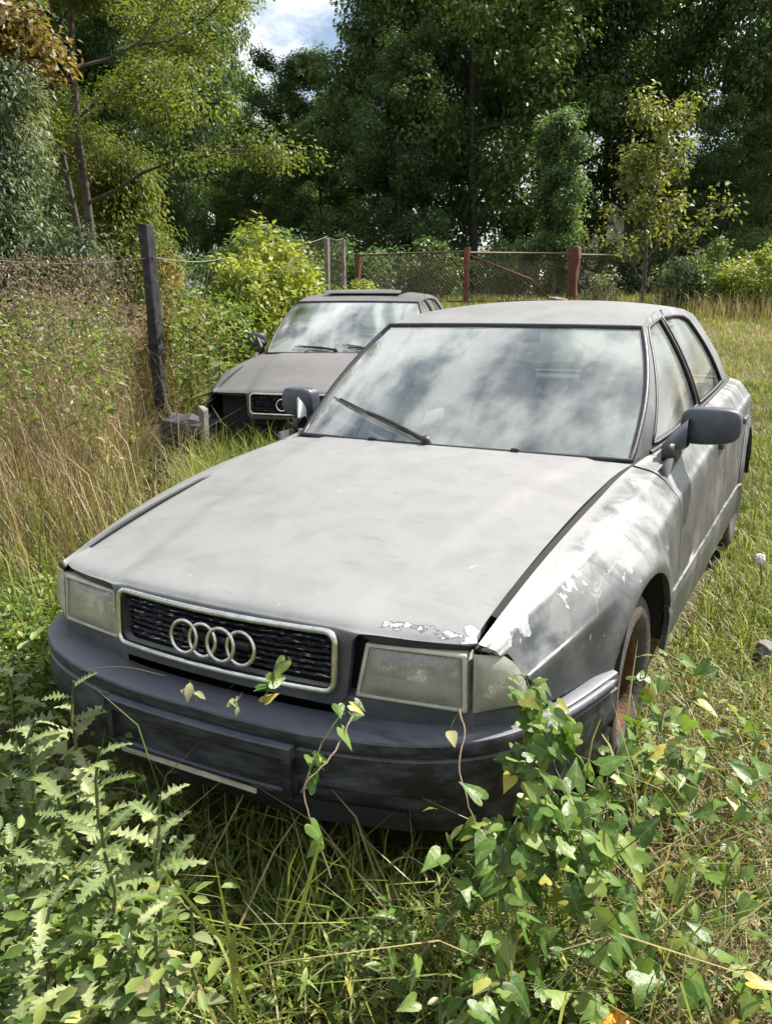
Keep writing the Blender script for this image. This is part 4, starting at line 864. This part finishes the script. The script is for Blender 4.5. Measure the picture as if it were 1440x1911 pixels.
stk = empty('broken_stake', tuple(place(386, 5.9))); post('stake', (0, 0, 0), .66, .05, M['grey_wood'], stk, (.02, .0)); MB().tube([(-.14, -.1, .0), (.02, 0, .30)], [.02, .012], 6).obj('splinter', M['grey_wood'], stk)
tag(stk, 'bleached broken wooden stake in front of the darker car', 'stake')
# ------------------------------------------------------------------ house behind the wood
hs = empty('distant_house', tuple(place(1290, 56))); hs.rotation_euler = (0, 0, YAW+.25)
M['render_white'] = simple('pale_render', (.62, .60, .55), .9, 0, 3, .15, .1); M['roof_grey'] = simple('grey_roof_sheet', (.20, .19, .19), .8, 0, 4, .3, .2); M['pane'] = simple('dark_pane', (.03, .035, .045), .1, 0, 3, .2, 0)
MB().box((0, 4, 2.6), (13, 8, 5.6)).obj('wall', M['render_white'], hs, True)
V = [(-7, -.6, 5.2), (7, -.6, 5.2), (7, 8.6, 5.2), (-7, 8.6, 5.2), (-7, 4, 8.2), (7, 4, 8.2)]; MB().add(V, [(0, 1, 5, 4), (3, 4, 5, 2), (0, 4, 3), (1, 2, 5)]).obj('roof', M['roof_grey'], hs, True)
for x in (-4.6, -2.2, .2, 2.6, 4.8):
    for z in (1.5, 4.0): MB().box((x, -.03, z), (1.1, .12, 1.4)).obj('window', M['pane'], hs, True)
tag(hs, 'pale house with grey roof glimpsed between trunks behind the young tree', 'house')
sh = empty('distant_shed', tuple(place(556, 40))); sh.rotation_euler = (0, 0, YAW); MB().box((0, 0, .9), (2.2, 2, 2.0)).obj('wall', M['render_white'], sh, True); MB().box((0, 0, 1.98), (2.5, 2.3, .12)).obj('roof', M['roof_grey'], sh, True)
tag(sh, 'small pale shed under the trees above the hedge', 'shed')
# ------------------------------------------------------------------ grass and ground cover
BL = (np.array([(0, -.5, 0), (0, .5, 0), (.10, -.42, .42), (.10, .42, .42), (.42, -.28, .80), (.42, .28, .80), (.95, 0, .93)]), np.array([(0, 1, 3, 2), (2, 3, 5, 4), (4, 5, 6, 6)]))
def grass(name, mat, P, hlo, hhi, width, label, lean=.5, cat='grass', vbias=0.0, clump=.0):
    """curved blades at points P"""
    N = len(P); h = rng.uniform(hlo, hhi, N)*rng.uniform(.6, 1.2, N); a = rng.uniform(0, 6.283, N); ln = lean*rng.uniform(.2, 1.5, N)
    tv = BL[0]; x = tv[:, 0][None]*(h*ln)[:, None]; yv = tv[:, 1][None]*(width*rng.uniform(.6, 1.4, N))[:, None]; z = tv[:, 2][None]*(h*np.clip(1.15-.35*ln, .35, 1.2))[:, None]
    ca, sa = np.cos(a)[:, None], np.sin(a)[:, None]
    V = np.stack([P[:, 0:1]+x*ca-yv*sa, P[:, 1:2]+x*sa+yv*ca, P[:, 2:3]+z-.02], 2).reshape(-1, 3)
    tri = np.array([(0, 1, 3), (0, 3, 2), (2, 3, 5), (2, 5, 4), (4, 5, 6)]); F = (tri[None]+(np.arange(N)*7)[:, None, None]).reshape(-1, 3)
    var = np.repeat(np.clip(rng.random(N)*.7+.3*(.5+.5*fnoise(P[:, 0], P[:, 1], 1.2, 9))+vbias, 0, 1), 7)
    o = link(name, npmesh(name, V, F, mat, var)); return tag(o, label, cat, kind='stuff')
def region(n, u0, u1, q0, q1, clump=0, power=1.0, avoid=True):
    qd = q0+(q1-q0)*rng.random(n)**power; u = rng.uniform(u0, u1, n); P = placev(u, qd)
    if clump:
        c_ = P[rng.integers(0, n, n//clump)]; P = c_[rng.integers(0, len(c_), n)]+np.concatenate([rng.normal(size=(n, 2))*.07, np.zeros((n, 1))], 1); P[:, 2] = ground_z(P[:, 0], P[:, 1])
    if avoid:
        uu = 720+FPX*((P-CAM) @ RT)/((P-CAM) @ FW); dd = depth(P[:, 0], P[:, 1]); P = P[~((uu > 262) & (uu < 335) & (dd < 8.6) & (dd > 4.6))]
        hol = (P[:, 1] > -.42) & (P[:, 1] < .3) & (np.abs(P[:, 0]) < .72) & (rng.random(len(P)) < .72); P = P[~hol]
        inc = (np.abs(P[:, 0]) < .80) & (P[:, 1] > .12) & (P[:, 1] < 4.45); c2, s2 = math.cos(.297), math.sin(.297); dx, dy = P[:, 0]+2.075, P[:, 1]-3.44
        lx, ly = dx*c2+dy*s2, -dx*s2+dy*c2; inc |= (np.abs(lx) < .78) & (ly > .1) & (ly < 4.4); P = P[~inc]
    return P
G1 = [(0, (.04, .07, .012)), (.45, (.13, .18, .028)), (.8, (.27, .29, .06)), (1, (.45, .39, .19))]
G2 = [(0, (.10, .09, .035)), (.4, (.22, .19, .075)), (.75, (.36, .29, .15)), (1, (.50, .43, .27))]
G3 = [(0, (.07, .06, .028)), (.35, (.16, .11, .055)), (.7, (.27, .19, .11)), (1, (.40, .31, .19))]
M['grass'] = leafmat('mixed_grass_blades', G1, .35); M['grass_dry'] = leafmat('straw_grass_blades', G2, .3); M['grass_brown'] = leafmat('dead_brown_stalks', G3, .25)
grass('field_grass', M['grass'], np.concatenate([region(26000, 1000, 1520, 2.3, 8, 14), region(20000, 1180, 1560, 7, 16.5, 12)]), .06, .20, .007, 'short patchy green grass right of the car', .8, vbias=.10)
grass('field_straw', M['grass_dry'], np.concatenate([region(10000, 1080, 1520, 2.0, 7, 10), region(9000, 1180, 1560, 6, 16.5, 10)]), .04, .16, .005, 'flattened straw among the grass right of the car', 1.3)
grass('field_straw', M['grass_dry'], np.concatenate([region(1300, 1290, 1520, 15, 16.5, 9), region(700, 1090, 1290, 15.5, 17.0, 8)]), .25, .55, .008, 'tall dry grass at the foot of the right shrubs', .4)
grass('yard_grass', M['grass'], region(9000, 600, 1250, 19.5, 24.5), .12, .30, .02, 'sunlit grass strip behind the gate', .6, vbias=.1)
grass('yard_grass', M['grass'], np.concatenate([region(2500, 760, 1130, 16, 18.5, 10), region(2500, 1010, 1300, 9, 16, 12)]), .10, .25, .010, 'thin grass in front of the gate', .6, vbias=.15)
grass('side_grass', M['grass'], np.concatenate([region(20000, -120, 620, 2.8, 7.6, 14), region(9000, 340, 640, 4.0, 6.3, 10)]), .18, .58, .007, 'long yellow-green grass between the two cars and the fence', .7, vbias=.12)
grass('side_grass', M['grass'], region(2600, 380, 640, 4.7, 6.0, 10), .32, .62, .008, 'tall grass hiding the nose of the darker car', .6)
grass('fence_weeds', M['grass_brown'], np.concatenate([region(7000, -120, 330, 5.2, 8.3, 14), region(1500, -120, 300, 3.4, 5.6, 12)]), .35, 1.05, .005, 'tall dead brown stalks in front of the left fence', .6)
grass('fence_weeds', M['grass_dry'], np.concatenate([region(2600, -120, 330, 3.6, 8.3, 14), region(5000, 60, 420, 8.6, 11, 14)]), .30, .85, .006, 'tall straw-coloured grass along the left fence', .5)
def cover(name, mat, P, hlo, hhi, size, label, tmpl=OVAL, up=1.1, vb=0.0, cat='weeds'):
    N = len(P); P = P+np.stack([rng.normal(size=N)*.02, rng.normal(size=N)*.02, rng.uniform(hlo, hhi, N)], 1)
    nr = unit(N)*.75+np.array([0, 0, up])+np.array(SUN)*.3; V, F, var = scatter(tmpl[0], tmpl[1], P, frames(nr, unit(N)), size*rng.uniform(.5, 1.4, N), np.clip(rng.random(N)+vb, 0, 1))
    return tag(link(name, npmesh(name, V, F, mat, var)), label, cat, kind='stuff')
W1 = [(0, (.040, .085, .016)), (.5, (.12, .19, .036)), (.93, (.25, .31, .08)), (1, (.40, .37, .10))]
M['weed'] = leafmat('small_weed_leaves', W1, .38)
M['seed'] = leafmat('dry_seed_heads', [(0, (.10, .075, .05)), (.5, (.20, .145, .105)), (1, (.34, .27, .20))], .3)
cover('fence_undergrowth', M['seed'], np.concatenate([region(19000, -120, 320, 5.0, 8.4, 20)]), .25, 1.45, .028, 'dry brown seed heads and withered leaves in front of the left fence', LANCE, .2)
cover('fence_undergrowth', M['weed'], np.concatenate([region(5200, -120, 320, 4.6, 8.4, 20), region(3500, 300, 480, 7.2, 8.8, 16)]), .10, 1.30, .06, 'sparse green leaves among the dead stalks by the left fence', LANCE, .4, .0)
cover('creeper_tangle', M['seed'], np.concatenate([region(7000, -120, 300, 8.3, 8.9, 24)]), .4, 1.62, .045, 'withered creeper hanging in the left fence mesh', LANCE, .1)
cover('ground_weeds', M['weed'], np.concatenate([region(13000, 150, 1150, 1.15, 2.3, 10), region(3500, 950, 1500, 1.2, 3.0, 12)]), .01, .14, .030, 'small green weeds carpeting the ground before the car', OVAL, 1.2)
cover('ground_weeds', M['weed'], region(9000, -200, 330, 1.1, 3.2, 12), .02, .38, .036, 'leafy low weeds in the lower left corner', OVAL, 1.0, .0)
grass('front_grass', M['grass'], region(4200, 100, 1000, 1.2, 2.2, 9), .10, .34, .006, 'thin arching grass under the front bumper', 1.0)
grass('front_grass', M['grass_dry'], np.concatenate([region(3200, 250, 1050, 1.15, 2.0, 8), region(9000, 850, 1500, 1.15, 2.8, 10)]), .06, .26, .0045, 'dry straw and dead stems lying before the car', 1.4)
grass('bumper_grass', M['grass'], np.concatenate([region(700, 250, 560, 1.5, 2.0, 8), region(2300, 520, 1000, 1.42, 1.85, 8)]), .14, .34, .006, 'tangled grass standing against the lower bumper', .8)
grass('front_blades', M['grass_dry'], region(170, 200, 1300, 1.25, 2.0), .30, .60, .007, 'long pale arching grass blades before the car', 1.1)
grass('front_blades', M['grass'], region(260, 150, 1400, 1.25, 2.2), .30, .55, .008, 'long green arching grass blades before the car', .9)
cover('leaf_litter', M['lf_brown'], np.concatenate([region(500, 600, 1400, 1.3, 2.4), region(160, 100, 600, 1.3, 2.0)]), .02, .16, .045, 'dead brown leaves scattered among the weeds', OVAL, .7, .0, 'dead leaves')
# ------------------------------------------------------------------ individual plants with leaves one can pick out
def objleaf(name, stops, trans=.35, rough=.42, vein=True):
    q = NT(name); oi = q.n('ShaderNodeObjectInfo'); c = q.coord('Object'); col = q.ramp(oi.outputs['Random'], stops)
    col = q.mix(q.math('MULTIPLY', q.ramp(q.noise(c, 3.5, 4, .6), [(.45, 0.0), (.7, 1.0)]), .35), col, (.30, .30, .06))
    s = q.n('ShaderNodeSeparateXYZ'); q.set(s.inputs[0], c); v = q.ramp(q.math('ABSOLUTE', s.outputs['Y']), [(.008, 1.0), (.03, 0.0)]); col = q.mix(q.math('MULTIPLY', v, .35), col, (.30, .34, .14))
    p = q.pbr(Base_Color=col, Roughness=rough, Specular_IOR_Level=.36, Normal=q.bump(q.noise(c, 5, 2), .10, .02)); t = q.n('ShaderNodeBsdfTranslucent'); q.set(t.inputs[0], q.mix(1.0, col, (1.3, 1.35, .6), 'MULTIPLY'))
    m = q.n('ShaderNodeMixShader'); m.inputs[0].default_value = trans; q.t.links.new(p.outputs[0], m.inputs[1]); q.t.links.new(t.outputs[0], m.inputs[2]); return q.done(m)
M['heart'] = objleaf('bindweed_leaf', [(0, (.035, .095, .016)), (.4, (.075, .165, .026)), (.75, (.15, .24, .05)), (.93, (.26, .31, .08)), (1, (.45, .36, .07))])
M['thistle'] = objleaf('thistle_leaf', [(0, (.09, .15, .055)), (.5, (.19, .25, .10)), (1, (.36, .40, .21))], .3)
M['pale'] = objleaf('pale_broad_leaf', [(0, (.14, .17, .07)), (.6, (.24, .26, .13)), (1, (.36, .34, .18))], .3)
M['stem'] = simple('plant_stem', (.10, .12, .04), .7, 0, 30, .4, .1); M['stem_dry'] = simple('dry_vine_stem', (.20, .15, .10), .8, 0, 30, .4, .2)
def outline_leaf(name, pts, mat, cup=.12, droop=.15, wave=0.0):
    """leaf from half outline (x along, y half width); unit length"""
    V = []; F = []; n = len(pts)
    for i, (x, y, *m_) in enumerate(pts):
        mx_ = m_[0] if m_ else x
        for s_ in (1, .5, 0, -.5, -1):
            xx = x*abs(s_)+mx_*(1-abs(s_)); yy = y*s_; V.append((xx, yy, cup*abs(yy)-droop*max(0, xx)**2+wave*math.sin(i*2.2+s_*2)*abs(s_)))
    for i in range(n-1):
        for j in range(4): F.append((i*5+j, i*5+j+1, (i+1)*5+j+1, (i+1)*5+j))
    return pymesh(name, V, F, mat)
HEART = [outline_leaf('bindweed_leaf', [(-.16, .10, .0), (-.22, .24, .02), (-.14, .36, .08), (.06, .41, .16), (.28, .35, .34), (.52, .24, .55), (.78, .10, .80), (1.0, .006, 1.0)], M['heart'], cu, dr, wv) for cu, dr, wv in ((.25, .18, .01), (.05, .35, .02), (-.15, .1, .015))]
def this_out(seed):
  r = np.random.default_rng(seed); tp = []
  for k in range(7):
    x = k/7.0+r.normal()*.012; wd = .27*math.sin(math.pi*min(1, x*.85+.12))**.8*r.uniform(.6, 1.35)
    tp += [(x-.02, wd*.40, x), (x+.075, wd, x+.03), (x+.095, wd*.55, x+.07)]
  return tp+[(1.02, .004, 1.02)]
THIS = [outline_leaf('thistle_leaf', this_out(int(cu*100)), M['thistle'], cu, dr, wv) for cu, dr, wv in ((.35, .25, .025), (.2, .5, .04), (.45, .12, .03), (.3, .7, .045), (.1, .35, .05))]
BROAD = [outline_leaf('broad_leaf', [(0, .01), (.08, .10), (.25, .21), (.45, .25), (.65, .21), (.85, .11), (1, .004)], M['pale'], .2, dr, .012) for dr in (.2, .45)]
LAN = [outline_leaf('lance_leaf', [(0, .01), (.1, .05), (.3, .12), (.55, .13), (.8, .07), (1, .003)], M['heart'], .2, dr, .01) for dr in (.3, .6)]
def add_leaf(lib, parent, p, n, h, s, name='leaf'):
    o = bpy.data.objects.new(name, lib[rng.integers(len(lib))]); COL.objects.link(o); o.parent = parent
    Rm = frames(np.array([n], float), np.array([h], float))[0]; m4 = Matrix([[*(Rm[i]*s), p[i]] for i in range(3)]+[[0, 0, 0, 1]]); o.matrix_local = m4; return o
def jit(k): return rng.normal(size=3)*k
VIEW = -FW
def vine(label, path, nl, size_, spread=.05, stem=True, lib=HEART, face=.5, name='bindweed_vine', group=None, mat=None, size_j=.35):
    size = size_*(.84 if nl > 12 else 1); nl = int(nl*1.3) if nl > 12 else nl
    P = np.array(path, float); t = np.linspace(0, len(P)-1, max(12, 5*len(P))); C = crom(P, t)+np.cumsum(rng.normal(size=(len(t), 3)), 0)*.0016
    root = empty(name, tuple(P[0])); C0 = C-P[0]
    MB().tube(C0, np.linspace(.0022, .0012, len(C0)), 5).obj('stem', mat or M['stem'], root)
    for k in range(nl):
        i = rng.integers(0, len(C0)); off = jit(spread); p = C0[i]+off
        n = np.array(SUN)*.5+VIEW*face+np.array([0, 0, .35])+jit(.42); h = jit(.8)+np.array([0, 0, -.9])
        add_leaf(lib, root, p, n, h, size*rng.uniform(1-size_j, 1+size_j))
        if stem and k % 3 == 0: MB().tube([C0[i], C0[i]+off*.5+np.array([0, 0, .006]), p], .0011, 4).obj('petiole', M['stem'], root)
    return tag(root, label, 'vine', group)
X = pix
vine('bindweed climbing past the turn signal onto the bumper corner', [X(1010, 1660, 1.62), X(1000, 1560, 1.64), X(985, 1450, 1.68), X(1000, 1370, 1.74), X(985, 1270, 1.78)], 46, .052, .028)
vine('thick bindweed cascade just right of the front bumper', [X(1130, 1780, 1.55), X(1110, 1660, 1.60), X(1080, 1540, 1.66), X(1040, 1440, 1.74), X(1020, 1380, 1.77)], 62, .055, .045)
vine('bindweed runner hanging low in front of the bumper corner', [X(960, 1760, 1.50), X(930, 1640, 1.55), X(945, 1540, 1.62), X(1000, 1470, 1.66)], 40, .050, .040)
vine('bindweed thicket hiding the lower right end of the bumper', [X(900, 1660, 1.58), X(960, 1590, 1.62), X(1050, 1580, 1.66), X(1130, 1560, 1.72)], 70, .050, .05)
vine('bindweed heaped against the lower half of the front tyre', [X(1140, 1500, 2.02), X(1185, 1430, 2.10), X(1225, 1370, 2.2), X(1240, 1320, 2.3)], 44, .052, .05)
vine('bindweed patch spreading beside the flat front tyre', [X(1120, 1520, 2.05), X(1200, 1470, 2.2), X(1260, 1400, 2.35), X(1290, 1320, 2.45)], 60, .060, .075)
vine('bindweed creeping over the grass at the right edge', [X(1180, 1620, 1.95), X(1290, 1560, 2.05), X(1390, 1530, 2.15), X(1450, 1500, 2.2)], 56, .058, .08)
vine('bindweed strands in the lower right among dry stems', [X(1160, 1760, 1.68), X(1270, 1720, 1.75), X(1360, 1690, 1.85), X(1440, 1640, 1.95)], 44, .056, .08)
vine('bindweed at the bottom right corner', [X(1200, 1880, 1.55), X(1300, 1860, 1.58), X(1430, 1830, 1.65)], 36, .056, .07)
vine('leafy stems below the bumper in the middle foreground', [X(700, 1780, 1.5), X(770, 1690, 1.55), X(850, 1640, 1.58), X(920, 1610, 1.6)], 54, .040, .05, lib=LAN, face=.2)
vine('low leafy weeds at the bottom centre right', [X(850, 1870, 1.42), X(950, 1840, 1.45), X(1060, 1850, 1.48)], 50, .042, .06, face=.3)
vine('low leafy weeds at the bottom centre left', [X(560, 1850, 1.46), X(640, 1800, 1.5), X(760, 1840, 1.45)], 40, .040, .055, lib=LAN, face=.2)
vine('bindweed tip lying over the bumper below the grille edge', [X(560, 1480, 1.66), X(600, 1380, 1.70), X(640, 1325, 1.73), X(668, 1305, 1.75)], 9, .036, .014)
vine('wilted bindweed hanging on the grille right of the emblem', [X(515, 1240, 1.735), X(500, 1270, 1.73), X(490, 1300, 1.72)], 6, .034, .010)
vine('dry vine strand hanging over the bumper under the headlight', [X(855, 1320, 1.74), X(870, 1370, 1.70), X(862, 1440, 1.66), X(880, 1520, 1.62), X(900, 1600, 1.60)], 5, .05, .018, mat=M['stem_dry'], lib=BROAD)
vine('dry vine strand trailing below the number plate plinth', [X(660, 1330, 1.72), X(620, 1420, 1.64), X(570, 1480, 1.60), X(590, 1560, 1.58), X(620, 1650, 1.56)], 3, .035, .015, mat=M['stem_dry'])
for (a, b, c_), lb in (((355, 1270), (368, 1310), (350, 1290), ), 'withered leaf scrap on the bumper left of the emblem'), (((440, 1300), (430, 1312), (445, 1290)), 'withered leaf scrap on the bumper below the emblem'):
    vine(lb, [X(*a, 1.735), X(*b, 1.72), X(*c_, 1.73)], 3, .028, .008, lib=BROAD)
def thistle(label, base, h, nl, size, lean=(0, 0), lib=THIS, name='thistle', cat='thistle', whorl=2):
    root = empty(name, tuple(base)); z = np.linspace(0, 1, 8); C = np.stack([lean[0]*z**1.5*h, lean[1]*z**1.5*h, z*h], 1)+rng.normal(size=(8, 3))*.006
    MB().tube(C, np.linspace(.007, .003, 8), 6).obj('stem', M['stem'], root)
    for k in range(nl):
        f = .12+.88*(k+rng.random()*.5)/nl; p = np.array([np.interp(f, z, C[:, a]) for a in range(3)]); an = k*2.4+rng.normal()*.7
        hd = np.array([math.cos(an), math.sin(an),   .55*(1-f)+.9*f**3-.1+rng.normal()*.25]); n = np.array([-math.cos(an)*.5, -math.sin(an)*.5, 1.0])+jit(.15)
        add_leaf(lib, root, p, n, hd, size*(1.15-.75*f**2)*rng.uniform(.75, 1.2))
    return tag(root, label, cat)
TH = [((60, 1330), 1.95, .55, 'tall thistle at the left edge beside the bumper end'), ((190, 1390), 1.75, .42, 'pale thistle left of the number plate plinth'), ((300, 1480), 1.62, .36, 'thistle reaching right under the plate holder strip'),
      ((110, 1480), 1.68, .45, 'bushy thistle in the middle of the left weeds'), ((30, 1560), 1.6, .42, 'thistle at the left edge below the tall one'), ((210, 1600), 1.52, .30, 'low spreading thistle under the plinth at left'),
      ((90, 1700), 1.48, .30, 'thistle in the lower left weeds'), ((250, 1720), 1.45, .24, 'small thistle beside the dry grass at lower left'), ((40, 1830), 1.38, .24, 'thistle rosette in the bottom left corner'), ((170, 1850), 1.36, .18, 'flat thistle rosette at the bottom left'),
      ((20, 1220), 2.35, .62, 'thistle standing left of the bumper end, farthest of the left thistles'), ((140, 1280), 2.05, .45, 'thin thistle touching the left bumper end')]
for (u, v), d, h, lb in TH:
    tip = X(u, v, d); g = np.array([tip[0]-.02, tip[1]-.03, float(ground_z(tip[0], tip[1]))-.02]); hh = max(.12, tip[2]-g[2]); thistle(lb, g, hh, 20, .122, ((tip[0]-g[0])/hh, (tip[1]-g[1])/hh))
for (u, v), d, n, s, lb in (((290, 1740), 1.42, 7, .07, 'pale heart-leaved seedling in the lower left'), ((360, 1710), 1.46, 6, .07, 'pale broad-leaved seedling below the bumper'), ((830, 1820), 1.4, 5, .06, 'small broad-leaved seedling at the bottom centre')):
    tip = X(u, v, d); g = np.array([tip[0], tip[1], float(ground_z(tip[0], tip[1]))]); thistle(lb, g, max(.08, tip[2]-g[2]), n, s, lib=BROAD, name='seedling', cat='seedling')
# sapling with big leaves beside the fence post
for u, v, d, lb in ((345, 560, 7.6, 'big-leaved shoot right of the dark fence post'), (400, 575, 7.4, 'big-leaved shoot reaching towards the darker car')):
    tip = X(u, v, d); g = np.array([tip[0], tip[1], float(ground_z(tip[0], tip[1]))]); thistle(lb, g, tip[2]-g[2], 26, .26, (.05, 0), lib=[outline_leaf('sumac_leaf', [(0, .01), (.15, .12), (.4, .17), (.7, .12), (1, .003)], M['pale'], .15, .4, .01)] if u == 345 else BROAD, name='leafy_shoot', cat='shoot')
# long single blades in front
for k, (pts, lb, mt) in enumerate([([(440, 1900), (432, 1780), (400, 1600)], 'single upright grass blade before the bumper', 'grass'), ([(470, 1911), (440, 1800), (450, 1740), (560, 1911)], 'broad bent grass blade at bottom centre', 'grass'),
                                   ([(150, 1250), (230, 1245), (310, 1262)], 'pale dry grass stalk lying across the bumper', 'grass_dry'), ([(600, 1560), (560, 1700), (520, 1800)], 'long grass blade hanging below the bumper', 'grass'), ([(300, 1620), (420, 1760), (560, 1900)], 'long slanting grass blade at lower left', 'grass')]):
    P = crom(np.array([X(u, v, 1.52 if k != 2 else 1.78) for u, v in pts]), np.linspace(0, len(pts)-1, 16)); n = len(P); wd = (.0045 if k != 2 else .0015)*np.sin(np.linspace(.5, math.pi-.05, n))
    V = np.concatenate([P-RT*wd[:, None], P+RT*wd[:, None]+np.array([0, 0, .001])]); F = np.array([(i, i+1, n+i+1, n+i) for i in range(n-1)])
    tag(link('grass_blade', npmesh('grass_blade', V, F, M[mt], np.full(len(V), .62))), lb, 'grass blade')
# ------------------------------------------------------------------ small things
a, b = X(190, 1901, 1.62), X(438, 1896, 1.66); rd = MB(); rd.tube([a-a, (b-a)*.5, b-a], .006, 8); o = rd.obj('white_rod', simple('white_plastic', (.7, .7, .68), .4, 0, 20, .1, .02)); o.location = tuple(a); tag(o, 'thin white rod lying at the bottom edge', 'rod')
p = X(1150, 1925, 1.56); o = MB().lathe([(.001, .022), (.02, .021), (.033, .016), (.037, .008), (.036, -.02), (.030, -.02), (.030, .006), (.001, .010)], (0, 0, 0), (.1, -.2, 1), 28).obj('orange_cap', simple('orange_plastic', (.80, .30, .03), .4, 0, 20, .1, .02)); o.location = tuple(p); tag(o, 'round orange plastic cap at the bottom edge', 'cap')
dn = empty('dandelion_clock', tuple(place(1417, 4.0))); tip = X(1417, 1043, 3.75); loc = np.array(dn.location); hgt = tip-loc
MB().tube([(0, 0, 0), hgt*.5+[.01, 0, 0], hgt], .003, 5).obj('stem', M['stem'], dn)
N = 160; d3 = unit(N); sb = MB()
for k in range(N): sb.tube([hgt, hgt+d3[k]*.02], .0005, 3, caps=False); sb.box(hgt+d3[k]*.021, (.005, .005, .004))
o = sb.obj('seed_head', simple('white_down', (.8, .8, .78), .9, 0, 20, .05, 0), dn); o['kind'] = 'stuff'
tag(dn, 'white dandelion seed head in the grass at right', 'dandelion')
